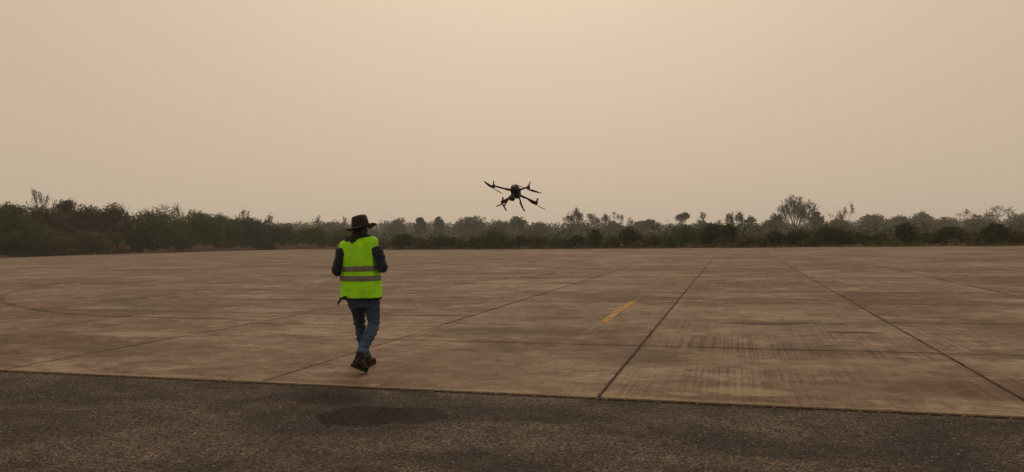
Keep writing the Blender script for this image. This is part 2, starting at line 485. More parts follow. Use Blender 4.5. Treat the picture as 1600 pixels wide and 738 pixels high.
for vj, lo_, hi_, w_ in ((V0, U0 + 0.02, 74.0, 0.024), (V0 + DV, U0 + 0.02, 66.0, 0.019), (V0 + 2 * DV, 12.0, 40.0, 0.016), (V0 - DV, 12.0, 36.0, 0.018), (V0 - 2 * DV, 13.0, 17.0, 0.016)):
    us = [lo_]
    while us[-1] < hi_: us.append(us[-1] + 0.11 * max(1.0, us[-1] / 9.0))
    pts = [g2w(vj + cr.uniform(-.012, .012), u_)[:2] for u_ in us]
    ribbon('joint_dirt', pts, [w_ * cr.uniform(0.35, 1.5) for _ in us], M_SEAL, 0.0075)

# ------------------------------------------------------------------ asphalt strip in front
ar = random.Random(3)
top, botm = [], []
xs_ = np.concatenate([np.arange(-70, -9, 2.0), np.arange(-9, 8, 0.045), np.arange(8, 70, 2.0)])
vs, fs = [], []
for i, v in enumerate(xs_):
    ed = U0 - 0.012 - 0.030 * abs(noise.noise((v * 2.3, 0, 0))) - 0.026 * abs(noise.noise((v * 9, 3, 0))) - ar.uniform(0, 0.012)
    for (u, z) in ((ed, -0.06), (ed - 0.004, -0.020), (ed - 0.05, -0.013), (ed - 6, -0.013), (-45, -0.013)):
        vs.append(g2w(v, u, z))
    if i:
        a, b = (i - 1) * 5, i * 5
        for k in range(4): fs.append((a + k, a + k + 1, b + k + 1, b + k))
asphalt = link('asphalt_road', py_mesh('asphalt_road', vs, fs), M_ASPH)
tag(asphalt, 'dark coarse chip asphalt strip in the foreground', kind='structure')
asphalt.data.flip_normals()
M_RED = coat_material('red_spray_paint', (0.24, 0.055, 0.04), 0.40, 0.56, (3, 3, 1), 0.5)
p0, p1 = gnd(-40, 683), gnd(11, 683.5)
tag(ribbon('paint_mark', [(p0.x, p0.y), (p1.x, p1.y)], 0.05, M_RED, -0.0085, asphalt), 'small faded red paint mark at the left of the asphalt')

# loose and half bedded chippings, far too many to count
def chips(n, seed, umin, umax, smin, smax, zc):
    r = np.random.default_rng(seed)
    px = r.uniform(-60, 1660, n * 2)
    u = r.uniform(umin, umax, n * 2)
    v = r.uniform(-9.5, 5.5, n * 2)
    x = v * gc + u * gs; y = -v * gs + u * gc
    ok = (y > 4.3) & (np.abs(x) < 0.74 * y)
    x, y = x[ok][:n], y[ok][:n]
    m = len(x)
    base = np.array([(1, 0, 0), (0, 1, 0), (-1, 0, 0), (0, -1, 0), (0, 0, 1), (0, 0, -1)], float)
    fc = np.array([(0, 1, 4), (1, 2, 4), (2, 3, 4), (3, 0, 4), (1, 0, 5), (2, 1, 5), (3, 2, 5), (0, 3, 5)])
    s = smin + (smax - smin) * r.random(m) ** 2.2
    V = base[None] * (1 + r.uniform(-0.35, 0.35, (m, 6, 1)))
    V *= np.stack([s * r.uniform(0.7, 1.4, m), s * r.uniform(0.7, 1.4, m), s * r.uniform(0.35, 0.75, m)], 1)[:, None]
    th = r.uniform(0, 6.28, m); ct, st = np.cos(th)[:, None], np.sin(th)[:, None]
    X = V[..., 0] * ct - V[..., 1] * st; Y = V[..., 0] * st + V[..., 1] * ct
    V = np.stack([X + x[:, None], Y + y[:, None], V[..., 2] + zc], 2).reshape(-1, 3)
    Fc = (fc[None] + 6 * np.arange(m)[:, None, None]).reshape(-1, 3)
    return np_mesh('chippings', V, Fc)
t = NT('stone_chip')
ri = t.geo('Random Per Island')
c = t.mix(t.rng(ri, 0.0, 0.75), (0.024, 0.019, 0.018), (0.100, 0.080, 0.066))
c = t.mix(t.rng(ri, 0.80, 1.0), c, (0.34, 0.28, 0.22))
c = stained_and_shaded(t, t.mapping(t.geo(), rot=(0, 0, GRID)), c)
t.set(Base_Color=c, Roughness=0.75)
M_CHIP = t.m
chip_o = link('stone_chippings', chips(46000, 1, 2.2, U0 - 0.03, 0.003, 0.0105, -0.0125), M_CHIP)
tag(chip_o, 'countless small stone chippings bedded in the dark asphalt', 'gravel', kind='stuff')
t = NT('pale_crumb')
ri = t.geo('Random Per Island')
t.set(Base_Color=t.mix(ri, (0.10, 0.07, 0.045), (0.34, 0.27, 0.18)), Roughness=0.9)
crumb_o = link('concrete_crumbs', chips(2600, 2, U0 - 0.10, U0 + 0.10, 0.003, 0.011, -0.004), t.m)
tag(crumb_o, 'pale crumbs of broken concrete along the asphalt edge', 'gravel', kind='stuff')

# ------------------------------------------------------------------ vegetation
def leaf_material(name, dark, light, trans=0.3):
    t = NT(name)
    r = t.geo('Random Per Island')
    big = t.noise(t.geo(), 0.35, 3)
    c = t.mix(t.math('MULTIPLY', t.math('ADD', r, big), 0.5), dark, light)
    c = t.mix(t.math('MULTIPLY', t.rnd(), 0.30), c, t.mix(1.0, c, (1.25, 0.95, 0.75), 'MULTIPLY'))
    t.set(Base_Color=c, Roughness=0.75)
    t.b.inputs['Specular IOR Level'].default_value = 0.12
    tr = t.n.new('ShaderNodeBsdfTranslucent'); t.put(tr.inputs[0], c)
    mx = t.n.new('ShaderNodeMixShader'); mx.inputs[0].default_value = trans
    t.l.new(t.b.outputs[0], mx.inputs[1]); t.l.new(tr.outputs[0], mx.inputs[2]); t.l.new(mx.outputs[0], t.out.inputs[0])
    return t.m
LEAF = {
    'green': leaf_material('leaf_green', (0.034, 0.056, 0.011), (0.110, 0.150, 0.032)),
    'dark': leaf_material('leaf_dark', (0.019, 0.028, 0.009), (0.060, 0.076, 0.022)),
    'olive': leaf_material('leaf_olive', (0.048, 0.050, 0.016), (0.130, 0.122, 0.042)),
    'brown': leaf_material('leaf_brown', (0.046, 0.044, 0.020), (0.118, 0.106, 0.050)),
    'haze': leaf_material('leaf_far', (0.036, 0.050, 0.022), (0.090, 0.112, 0.050)),
    'dry': leaf_material('leaf_dry', (0.16, 0.095, 0.050), (0.30, 0.19, 0.105)),
}
M_BARK = plain('bark', (0.070, 0.052, 0.038), 0.9, 0.35, 4.0, 0.4, spec=0.1)
M_TWIG = plain('twig_bark', (0.085, 0.062, 0.046), 0.9, 0.3, 3.0, 0.0, spec=0.1)

def leaf_faces(P, size, rg, flat=0.35, asp=0.55):
    """rhombic leaf sprays at points P (n,3)"""
    n = len(P)
    nr = rg.normal(size=(n, 3)); nr[:, 2] += flat * 2
    nr /= np.linalg.norm(nr, axis=1)[:, None]
    a = np.cross(nr, rg.normal(size=(n, 3))); a /= np.linalg.norm(a, axis=1)[:, None] + 1e-9
    b = np.cross(nr, a)
    s = (size * rg.uniform(0.55, 1.45, n))[:, None]
    V = np.stack([P - a * s, P - b * s * asp + a * s * 0.15, P + a * s, P + b * s * asp + a * s * 0.15], 1).reshape(-1, 3)
    return V
def quads(V):
    return np.arange(len(V), dtype=np.int32).reshape(-1, 4)
def lobes_points(L, n, rg, shell=0.45, cut=0.0):
    L = np.asarray(L, float)
    area = (L[:, 3] * L[:, 4] + L[:, 3] * L[:, 5] + L[:, 4] * L[:, 5])
    k = rg.choice(len(L), n, p=area / area.sum())
    d = rg.normal(size=(n, 3)); d /= np.linalg.norm(d, axis=1)[:, None]
    rr = 1 - shell * rg.random(n) ** 1.6 + rg.normal(size=n) * 0.07
    P = L[k, :3] + d * L[k, 3:6] * rr[:, None]
    return P[P[:, 2] > cut]
def dome_lobes(w, h, rg, n=12, base=0.0, dep=None, rag=1.0):
    """clumps filling a rounded mound, half width w, total height h, foliage starting at base"""
    dep = dep or w
    hh = h - base
    m = min(w, hh)
    n = int(n * max(1.0, min(2.0, hh / w)))
    low = 0.0 if base < 0.02 * h else 0.12
    L = []
    for i in range(n):
        r = m * rg.uniform(0.24, 0.40)
        f = rg.random() ** 0.8
        z = base + r * 0.75 + (hh - 1.65 * r) * f
        pr = math.sqrt(max(0.03, 1 - abs((f - low) / (1 - low)) ** 2.3)) if f > low else 0.6 + 0.4 * f / max(low, 1e-3)
        q = max(0.0, pr * rg.uniform(0.80, 1.08) - r / w * 0.9) * rg.uniform(0.55, 1.0) ** 0.5
        a = rg.uniform(0, 6.283)
        L.append((math.cos(a) * q * w, math.sin(a) * q * dep, z, r * rg.uniform(0.95, 1.4), r * rg.uniform(0.95, 1.4), r * rg.uniform(0.70, 0.95)))
    k = len(L)
    L.append((0, 0, base + hh * 0.42, w * 0.62, dep * 0.62, hh * 0.42))
    for i in range(int(n * 1.8 * rag)):                   # loose sprays that break the outline
        b = L[rg.integers(0, k)]
        a = rg.uniform(0, 6.283); e = rg.uniform(-0.1, 1.3)
        r = m * rg.uniform(0.05, 0.12)
        L.append((b[0] + math.cos(a) * math.cos(e) * b[3], b[1] + math.sin(a) * math.cos(e) * b[4], b[2] + math.sin(e) * b[5] * 1.08, r * 1.3, r * 1.3, r))
    return L

class Segs:
    """tapered branch tubes collected into one mesh"""
    def __init__(self): self.s = []
    def add(self, p, q, r0, r1): self.s.append((p[0], p[1], p[2], q[0], q[1], q[2], r0, r1))
    def mesh(self, name, k=4):
        A = np.array(self.s, float)
        p, q, r0, r1 = A[:, :3], A[:, 3:6], A[:, 6], A[:, 7]
        d = q - p; d /= np.linalg.norm(d, axis=1)[:, None] + 1e-9
        ref = np.where(np.abs(d[:, 2:3]) > 0.9, np.array([[1.0, 0, 0]]), np.array([[0, 0, 1.0]]))
        a = np.cross(d, ref); a /= np.linalg.norm(a, axis=1)[:, None]
        b = np.cross(d, a)
        V = []
        for cc, r in ((p, r0), (q, r1)):
            for i in range(k):
                th = 6.28318 * i / k
                V.append(cc + (a * math.cos(th) + b * math.sin(th)) * r[:, None])
        V = np.stack(V, 1).reshape(-1, 3)
        base = (np.arange(len(A)) * 2 * k)[:, None]
        F = [np.concatenate([base + i, base + (i + 1) % k, base + k + (i + 1) % k, base + k + i], 1) for i in range(k)]
        return np_mesh(name, V, np.stack(F, 1).reshape(-1, 4))
def rotv(v, ax, an): return Matrix.Rotation(an, 3, ax) @ v
def grow(S, T, p, d, ln, r, lev, rg, spread, up, tips, minr, kids=(2, 4), wob=0.22, ratio=(0.62, 0.86)):
    """recursive limb; S collects thick wood, T thin twigs"""
    steps = 3 if lev > 1 else 2
    for i in range(steps):
        d2 = (d + Vector(rg.normal(size=3)) * wob + Vector((0, 0, up))).normalized()
        q = p + d2 * (ln / steps)
        r2 = max(minr, r * (0.86 if lev else 0.7))
        (S if r > minr * 2.4 else T).add(p, q, r, r2)
        p, d, r = q, d2, r2
    if lev <= 0:
        tips.append(p); return
    n = int(rg.integers(kids[0], kids[1] + 1))
    a0 = rg.uniform(0, 6.28)
    perp = d.orthogonal().normalized()
    for i in range(n):
        ax = rotv(perp, d, a0 + 6.283 * i / n + rg.uniform(-0.4, 0.4))
        nd = rotv(d, ax, spread * rg.uniform(0.6, 1.25))
        grow(S, T, p, nd, ln * rg.uniform(*ratio), max(minr, r * rg.uniform(0.6, 0.8)), lev - 1, rg, spread, up, tips, minr, kids, wob, ratio)
def fit(vs_list, w, h, seglists, tips):
    """scale grown wood so that its outline is 2w wide and h tall"""
    A = np.concatenate([np.array(s.s)[:, 3:6] for s in seglists if s.s])
    zx = np.percentile(A[:, 2], 99.7); xx = np.percentile(np.abs(A[:, :2]).max(1), 97)
    kz, kx = h / zx, w / xx
    for s in seglists:
        for i, g in enumerate(s.s):
            s.s[i] = (g[0] * kx, g[1] * kx, g[2] * kz, g[3] * kx, g[4] * kx, g[5] * kz, g[6], g[7])
    return [Vector((p.x * kx, p.y * kx, p.z * kz)) for p in tips]

FAR = 1.5                                                 # the hazy trees stand well behind the belt
def place(name, label, cat, group, px, d, rz=0.0):
    w = W(px, 370, d)
    e = empty(name, (w.x, w.y, -0.075))
    e.rotation_euler = (0, 0, rz)
    tag(e, label, cat, group)
    return e
def size_of(px, top, hw, d):
    """metres from the photograph: half width and height above the ground"""
    return hw * d / FPX, W(px, top, d).z + 0.075

def shrub(px, top, hw, d, kind, label, group, seed, name='shrub', dens=1.0, leaf=None, base=0.0, rag=1.0, twig=False, full=False):
    rg = np.random.default_rng(seed)
    w, h = size_of(px, top, hw, d)
    e = place(name, label, 'shrub', group, px, d)
    L = dome_lobes(w, h * 0.96, rg, int(9 + 3 * w), base=base * h, dep=w * 0.8, rag=rag)
    if full:                                              # skirts of foliage down to the ground
        for i in range(10):
            a = 6.283 * i / 10 + rg.uniform(-.3, .3); r = w * rg.uniform(0.28, 0.40)
            L.append((math.cos(a) * w * 0.68, math.sin(a) * w * 0.6, h * rg.uniform(0.10, 0.24), r, r, h * rg.uniform(0.16, 0.26)))
    ls = leaf or (0.055 + 0.0007 * d)
    n = int(dens * min(15000, 700 + 6.0 * w * h / ls ** 2))
    P = lobes_points(L, n, rg, 0.5, 0.02)
    V = leaf_faces(P, ls, rg)
    link('foliage', np_mesh('foliage', V, quads(V)), LEAF[kind], e)
    S, T, tips = Segs(), Segs(), []
    for i in range(5):
        a = rg.uniform(0, 6.28); r0 = rg.uniform(0, 0.2) * w
        p = Vector((math.cos(a) * r0, math.sin(a) * r0, 0))
        dd = Vector((math.cos(a) * 0.45, math.sin(a) * 0.45, 1)).normalized()
        grow(S, T, p, dd, h * 0.36, 0.03 + 0.012 * h, 2, rg, 0.45, 0.05, tips, 0.012, (2, 3))
    if T.s: S.s += T.s
    fit(None, w * 0.9, h * (1.04 if twig else 0.97), [S], tips)
    link('stems', S.mesh('stems', 3), M_BARK, e)['kind'] = 'stuff'
    return e
def leafy_tree(px, top, hw, d, kind, label, group, seed, name='tree', dens=1.0, base=0.35, leaf=None, rag=1.2, ncl=12, trunk=0.10):
    rg = np.random.default_rng(seed)
    w, h = size_of(px, top, hw, d)
    e = place(name, label, 'tree', group, px, d)
    L = dome_lobes(w, h * 0.97, rg, ncl, base=base * h, rag=rag)
    ls = leaf or (0.10 + 0.0010 * d)
    n = int(dens * min(9000, 700 + 5.0 * w * h * (1 - base) / ls ** 2))
    P = lobes_points(L, n, rg, 0.55, 0.02)
    V = leaf_faces(P, ls, rg)
    link('crown', np_mesh('crown', V, quads(V)), LEAF[kind], e)
    S, T, tips = Segs(), Segs(), []
    grow(S, T, Vector((0, 0, 0)), Vector((rg.uniform(-.1, .1), rg.uniform(-.1, .1), 1)).normalized(), h * 0.34, trunk + 0.012 * h, 3, rg, 0.5, 0.06, tips, 0.02, (2, 3))
    S.s += T.s
    fit(None, w * 0.8, h * 0.93, [S], tips)
    link('trunk', S.mesh('trunk', 5), M_BARK, e)
    return e
def bare_tree(px, top, hw, d, label, group, seed, name='bare_tree', spread=0.5, up=0.05, lev=5, kids=(2, 4), trunkf=0.30, tr=0.16, leaf=0.0, kind='olive', wob=0.2, flat=False, ratio=(0.62, 0.86), minr=None, stems=0, fan=1.15, fork=0.10):
    if group == G_BACK: d *= FAR
    rg = np.random.default_rng(seed)
    w, h = size_of(px, top, hw, d)
    e = place(name, label, 'tree', group, px, d)
    S, T, tips = Segs(), Segs(), []
    if stems:                                             # short trunk that fans out into many limbs
        S.add((0, 0, 0), (0, 0, h * fork), tr * 1.3, tr)
        for i in range(stems):
            el = math.pi / 2 - fan * (rg.random() ** 0.6); az = 2.4 * i
            dv = Vector((math.cos(el) * math.cos(az), math.cos(el) * math.sin(az), math.sin(el)))
            grow(S, T, Vector((0, 0, h * fork)), dv, h * trunkf * rg.uniform(0.85, 1.1), tr * 0.45, lev, rg, spread, up, tips, minr or (0.012 + 0.00009 * d), kids, wob, ratio)
    else: grow(S, T, Vector((0, 0, 0)), Vector((rg.uniform(-.06, .06), rg.uniform(-.06, .06), 1)).normalized(), h * trunkf, tr, lev, rg, spread, up, tips, minr or (0.012 + 0.00009 * d), kids, wob, ratio)
    tips = fit(None, w, h, [S, T], tips)
    link('trunk', S.mesh('trunk', 5), M_BARK, e)
    if T.s: link('branches', T.mesh('branches', 3), M_TWIG, e)['kind'] = 'stuff'
    if leaf > 0:
        tp = np.array([tuple(p) for p in tips])
        if flat: tp = tp[tp[:, 2] > np.percentile(tp[:, 2], 35)]
        m = int(leaf * len(tp))
        P = tp[rg.integers(0, len(tp), m)] + rg.normal(size=(m, 3)) * np.array([0.35, 0.35, 0.16])
        V = leaf_faces(P, 0.08 + 0.0005 * d, rg)
        link('crown', np_mesh('crown', V, quads(V)), LEAF[kind], e)
    return e
def fan_tree(*a, **k):          # flat topped crown carried on forked limbs
    k.setdefault('spread', 0.50); k.setdefault('up', 0.0); k.setdefault('trunkf', 0.26); k.setdefault('ratio', (0.68, 0.9)); k.setdefault('leaf', 0.5); k.setdefault('tr', 0.26); k['lev'] = k.get('lev', 5) + 1; k.setdefault('flat', True); k.setdefault('kind', 'brown'); k.setdefault('wob', 0.16)
    return bare_tree(*a, **k)

G_LEFT = 'thicket along the left side of the apron'
G_BELT = 'shrub belt along the far edge of the apron'
G_BACK = 'hazy trees behind the shrub belt'
def ed(px, off): return edge_d(px) + off

# ---- left thicket: (x, top, half width, distance behind the edge, leaf, label)
left = [
    (-70, 322, 55, 12, 'green', 'green bushy mound cut by the left border of the picture'),
    (14, 319, 44, 9, 'green', 'tall green mound at the left border, left of the tall twiggy bare tree'),
    (66, 324, 44, 13, 'brown', 'brownish thicket mound right below the tall twiggy bare tree at left'),
    (104, 317, 24, 16, 'brown', 'rough tuft topped bush just right of the tall twiggy bare tree'),
    (142, 322, 38, 12, 'brown', 'dark brown mound left of the highest knob in the left thicket'),
    (178, 319, 30, 10, 'olive', 'dark rounded bush forming the highest knob in mid left thicket'),
    (240, 329, 56, 9, 'green', 'wide green dome over deep shade, right of the tan dry tuft'),
    (306, 332, 42, 10, 'green', 'green mound just right of the small tiered tree'),
    (345, 339, 38, 10, 'green', 'low green mound left of the first slanting bare tree'),
    (388, 343, 44, 10, 'dark', 'dark green dome that slopes down to the right end of the left thicket'),
    (446, 358, 24, 8, 'olive', 'small olive bush where the left thicket ends, left of the man'),
    (486, 359, 34, 10, 'green', 'low green bush close left of the man in the hat'),
    (540, 361, 30, 14, 'green', 'low green bush hidden partly by the man in the hat'),
    (26, 358, 42, 3, 'dark', 'dark green bush at the front in the left corner of the apron'),
    (80, 357, 36, 3.5, 'olive', 'olive front bush, second from the left along the apron'),
    (136, 360, 36, 3.5, 'olive', 'olive front bush, third from the left along the apron'),
    (172, 366, 22, 5, 'olive', 'front bush standing just left of the tan dry tuft'),
    (413, 371, 14, 1.0, 'dark', 'small dark round bush on the very edge of the apron at left'),
    (214, 364, 26, 7, 'dark', 'added dark bush filling in the deep shade right behind the tan dry tuft'),  # dark bush added to stand in for deep shade in the gap
    (270, 371, 26, 3, 'dark', 'low dark bush in front of the wide green dome'),
]
for i, (px, top, hw, off, kd, lb) in enumerate(left):
    shrub(px, top - 8 if off > 4.5 else top - 4, hw * 1.22, ed(px, off), kd, lb, G_LEFT, 100 + i, dens=1.5, rag=0.55 if kd != 'brown' else 1.0, full=True)
bare_tree(63, 296, 27, ed(63, 26), 'tall twiggy bare tree rising above the left thicket', G_LEFT, 11, spread=0.30, up=0.01, lev=4, kids=(2, 3), trunkf=0.16, ratio=(0.62, 0.82), tr=0.2, stems=15, fan=1.2, fork=0.55, wob=0.12)
bare_tree(380, 327, 15, ed(380, 30), 'slanting bare tree above the dark dome, left one of two', G_LEFT, 12, spread=0.5, lev=5, leaf=0.4, kind='brown')
bare_tree(417, 335, 11, ed(417, 28), 'slender bare tree at the thicket end, right one of two', G_LEFT, 13, spread=0.36, lev=5, leaf=0.4, kind='brown')
bare_tree(402, 341, 20, ed(402, 34), 'low bare brushwood between the two bare trees above the left thicket', G_LEFT, 14, spread=0.55, lev=5, trunkf=0.2)
fan_tree(277, 320, 13, ed(277, 16), 'small tiered tree poking out above the left thicket', G_LEFT, 15, lev=4, trunkf=0.3, leaf=4.0, kind='green', flat=False, ratio=(0.7, 0.9), spread=0.8)
bare_tree(106, 312, 14, ed(106, 22), 'thin brown crown sticking up right of the tall bare tree', G_LEFT, 16, spread=0.5, lev=5, leaf=3.0, kind='brown')
shrub(193, 379, 11, ed(193, 0.8), 'dry', 'tan dry tuft of dead brush on the apron edge at left', None, 17, name='dry_bush', dens=1.0)

# ---- shrub belt along the far edge
belt = [
    (598, 376, 16, 4, 'olive', 'low olive shrub right behind the elbow of the man'),
    (632, 368, 22, 3, 'dark', 'first dark shrub to the right of the man'),
    (657, 375, 13, 3, 'olive', 'small olive shrub between the first two dark shrubs right of the man'),
    (690, 371, 27, 3, 'dark', 'second dark shrub to the right of the man, wider than the first'),
    (722, 377, 14, 2, 'olive', 'low dry olive shrub left of the open branched one'),
    (744, 371, 17, 3, 'olive', 'open branched shrub below and left of the drone'),
    (776, 363, 30, 4, 'green', 'large green shrub straight below the left rotors of the drone'),
    (812, 371, 22, 3, 'dark', 'dark shrub straight below the right landing leg of the drone'),
    (842, 370, 22, 4, 'olive', 'olive green shrub right of the one below the drone'),
    (872, 373, 18, 3, 'green', 'low green shrub left of the pair of flat topped bare trees'),
    (902, 372, 20, 2, 'dark', 'low dark shrub under the pair of flat topped bare trees'),
    (931, 360, 14, 3, 'dark', 'upright dark shrub with a layered top, right of the flat topped pair'),
    (957, 371, 13, 2, 'brown', 'small brown shrub between the two upright dark shrubs'),
    (984, 359, 19, 3, 'dark', 'tall dark shrub with a pointed left top, mid belt'),
    (1018, 368, 20, 3, 'olive', 'olive shrub just right of the pointed dark shrub'),
    (1046, 371, 16, 2, 'green', 'low green shrub left of the long green clump'),
    (1077, 356, 32, 5, 'green', 'long green clump left of where the long joint meets the belt'),
    (1112, 353, 22, 4, 'dark', 'dark clump left of where the two joints meet the shrub belt'),
    (1139, 351, 15, 5, 'dark', 'dark upright shrub where the long joint meets the belt'),
    (1164, 371, 17, 2, 'olive', 'low pale olive shrub right of the long joint end'),
    (1190, 374, 16, 2, 'brown', 'low brown shrub at the end of the right hand joint'),
    (1212, 365, 20, 3, 'dark', 'dark shrub under the left side of the big domed bare tree'),
    (1248, 363, 24, 3, 'dark', 'dark shrub straight under the big domed bare tree'),
    (1274, 370, 16, 2, 'olive', 'low olive shrub at the left foot of the black green mass'),
    (1302, 355, 36, 3, 'dark', 'big black green mass, darkest shrub of the belt'),
    (1346, 367, 20, 3, 'green', 'green shrub at the right foot of the black green mass'),
    (1378, 367, 22, 4, 'olive', 'low olive green shrub left of the tall spiky dark shrub'),
    (1415, 351, 16, 3, 'dark', 'tall spiky dark shrub in the right part of the belt'),
    (1446, 366, 20, 4, 'green', 'green shrub right of the tall spiky dark shrub'),
    (1486, 357, 28, 4, 'dark', 'broad dark green shrub between two spiky dark shrubs at right'),
    (1520, 367, 17, 3, 'olive', 'olive shrub left of the last spiky dark shrub'),
    (1554, 351, 24, 3, 'dark', 'last spiky dark shrub before the right border'),
    (1592, 363, 22, 3, 'olive', 'olive shrub at the right border of the picture'),
    (1640, 358, 30, 4, 'dark', 'dark shrub just beyond the right border of the picture'),
]
for i, (px, top, hw, off, kd, lb) in enumerate(belt):
    shrub(px, top - 4, hw * 1.25, ed(px, off), kd, lb, G_BELT, 300 + i, dens=1.0, rag=2.4, leaf=0.115 if kd == 'dark' else 0.13, twig=kd != 'dark')

# ---- hazy leafy trees behind
back = [
    (448, 350, 28, 240, 'hazy round tree left of the twiggy grey tree behind the man', 'haze'),
    (520, 347, 30, 260, 'hazy broad tree just left of the hat of the man', 'haze'),
    (620, 345, 24, 230, 'hazy tree right of the hat of the man', 'haze'),
    (657, 343, 15, 215, 'dark hazy narrow tree, left one of two right of the man', 'dark'),
    (686, 342, 14, 215, 'dark hazy narrow tree, right one of two right of the man', 'dark'),
    (738, 338, 34, 225, 'broad hazy dome with twiggy top left of the drone', 'brown'),
    (778, 344, 24, 220, 'hazy green tree below the left rotor of the drone', 'haze'),
    (808, 341, 24, 205, 'hazy green round tree straight below the drone', 'haze'),
    (842, 349, 22, 215, 'low hazy tree right of the round one below the drone', 'haze'),
    (1010, 346, 26, 230, 'low hazy tree left of the vase shaped tree', 'haze'),
    (1174, 342, 16, 205, 'low leafy tree right of the close pair', 'green'),
    (1204, 344, 20, 215, 'hazy leafy tree left of the big domed bare tree', 'haze'),
    (1276, 332, 13, 220, 'brown twiggy crown leaning on the right of the big domed bare tree', 'brown'),
    (1362, 338, 26, 230, 'hazy brown tree at the left end of the right hand rise', 'brown'),
    (1404, 340, 30, 240, 'hazy brown tree mass left of the rounded hump', 'brown'),
    (1440, 334, 24, 245, 'grey brown rounded hump of trees at right', 'brown'),
    (1478, 342, 24, 240, 'hazy low tree between the hump and the thin bare tree at right', 'brown'),
    (1530, 338, 24, 225, 'hazy brown tree left of the wide flat crown at the right border', 'brown'),
    (1600, 337, 34, 215, 'hazy brown tree at the right border under the wide flat crown', 'brown'),
    (908, 349, 28, 220, 'low hazy tree under the flat topped bare pair', 'haze'),
    (958, 349, 28, 220, 'low hazy tree under the two thin bare trees', 'haze'),
    (1108, 348, 26, 215, 'low hazy tree below the airy crown', 'haze'),
    (1310, 345, 24, 215, 'hazy leafy tree below the tall thin flat topped tree', 'haze'),
]
for i, (px, top, hw, d, lb, kd) in enumerate(back):
    d *= FAR
    vase = 'vase' in lb
    top -= 4
    leafy_tree(px, top, hw, d, kd, lb, G_BACK, 500 + i, base=0.42 if (vase or hw < 8) else 0.12, dens=0.8, rag=2.0 if kd != 'brown' else 2.6, ncl=7 if hw < 12 else 13)

# ---- bare and flat topped trees on the skyline
bare_tree(501, 336, 15, 250, 'twiggy grey bare tree on the skyline left of the hat', G_BACK, 21, spread=0.48, lev=6, kids=(2, 3))
bare_tree(541, 338, 9, 250, 'small twiggy bare tree right at the left brim of the hat', G_BACK, 22, spread=0.4, lev=5, leaf=0.8, kind='brown')
bare_tree(628, 339, 14, 245, 'thin bare tree on the skyline a little right of the hat', G_BACK, 23, spread=0.45, lev=6, kids=(2, 3))
bare_tree(606, 343, 12, 245, 'faint bare tree on the skyline right next to the hat brim', G_BACK, 24, spread=0.5, lev=5)
fan_tree(882, 333, 19, 190, 'flat topped bare tree, left and lower one of the pair', G_BACK, 25, lev=5, kids=(2, 4))
fan_tree(902, 325, 14, 190, 'flat topped bare tree, right and taller one of the pair', G_BACK, 26, lev=5, kids=(2, 4), trunkf=0.34)
fan_tree(926, 334, 14, 200, 'dense brown flat crown just right of the taller flat topped tree', G_BACK, 27, lev=5, kids=(2, 4))
fan_tree(945, 334, 8, 195, 'narrow bare tree with a dark straight trunk, mid skyline', G_BACK, 28, lev=4, trunkf=0.45)
bare_tree(964, 331, 12, 205, 'airy bare tree with thin forked limbs right of the straight trunk', G_BACK, 29, spread=0.5, lev=5, leaf=0.7, kind='brown')
bare_tree(983, 340, 12, 205, 'low bare brush tree left of the vase shaped tree', G_BACK, 30, spread=0.55, lev=5, leaf=0.7, kind='brown')
fan_tree(1014, 343, 20, 210, 'low wide brown crown on the skyline left of the vase shaped tree', G_BACK, 31, lev=5)
bare_tree(1104, 332, 13, 195, 'airy crown of thin bare twigs between the vase tree and the close pair', G_BACK, 32, spread=0.58, lev=5, leaf=1.0, kind='brown')
bare_tree(1120, 343, 10, 200, 'small low bare tree right of the airy crown', G_BACK, 33, spread=0.5, lev=5)
bare_tree(1243, 307, 38, 170, 'big domed bare tree, the largest on the skyline', G_BACK, 34, spread=0.26, up=0.01, lev=4, kids=(2, 4), trunkf=0.30, tr=0.34, leaf=0.15, kind='brown', wob=0.09, ratio=(0.62, 0.80), stems=40, fan=1.35)
bare_tree(1298, 334, 13, 205, 'twiggy bare tree between the big dome and the tall thin tree', G_BACK, 35, spread=0.45, lev=5)
fan_tree(1325, 318, 9, 180, 'tall thin tree with a small flat top, right of the big dome', G_BACK, 36, lev=4, trunkf=0.62, leaf=1.6, kind='olive')
bare_tree(1311, 329, 9, 190, 'faint bare twigs left of the tall thin flat topped tree', G_BACK, 37, spread=0.45, lev=5)
bare_tree(1372, 334, 14, 235, 'spiky bare twigs on the left end of the right hand rise', G_BACK, 38, spread=0.5, lev=5)
bare_tree(1507, 327, 15, 200, 'thin bare tree right of the grey brown hump', G_BACK, 39, spread=0.5, lev=6, kids=(2, 3), leaf=0.3, kind='brown')
fan_tree(1570, 322, 27, 185, 'wide flat crowned bare tree near the right border', G_BACK, 40, lev=6, kids=(2, 3), trunkf=0.2, spread=0.6)
bare_tree(1548, 331, 12, 200, 'small bare tree left of the wide flat crown', G_BACK, 41, spread=0.5, lev=5)

fan_tree(1070, 333, 12, 195, 'vase shaped leafy tree standing clear above the belt', G_BACK, 42, lev=5, kids=(2, 4), trunkf=0.30, spread=0.36, leaf=2.6, kind='haze')
fan_tree(1140, 333, 7, 185, 'small leafy crown, left one of a close pair', G_BACK, 43, lev=4, trunkf=0.5, leaf=3.2, kind='green', flat=False)
fan_tree(1154, 332, 7, 185, 'small leafy crown, right one of a close pair', G_BACK, 44, lev=4, trunkf=0.5, leaf=3.2, kind='green', flat=False)
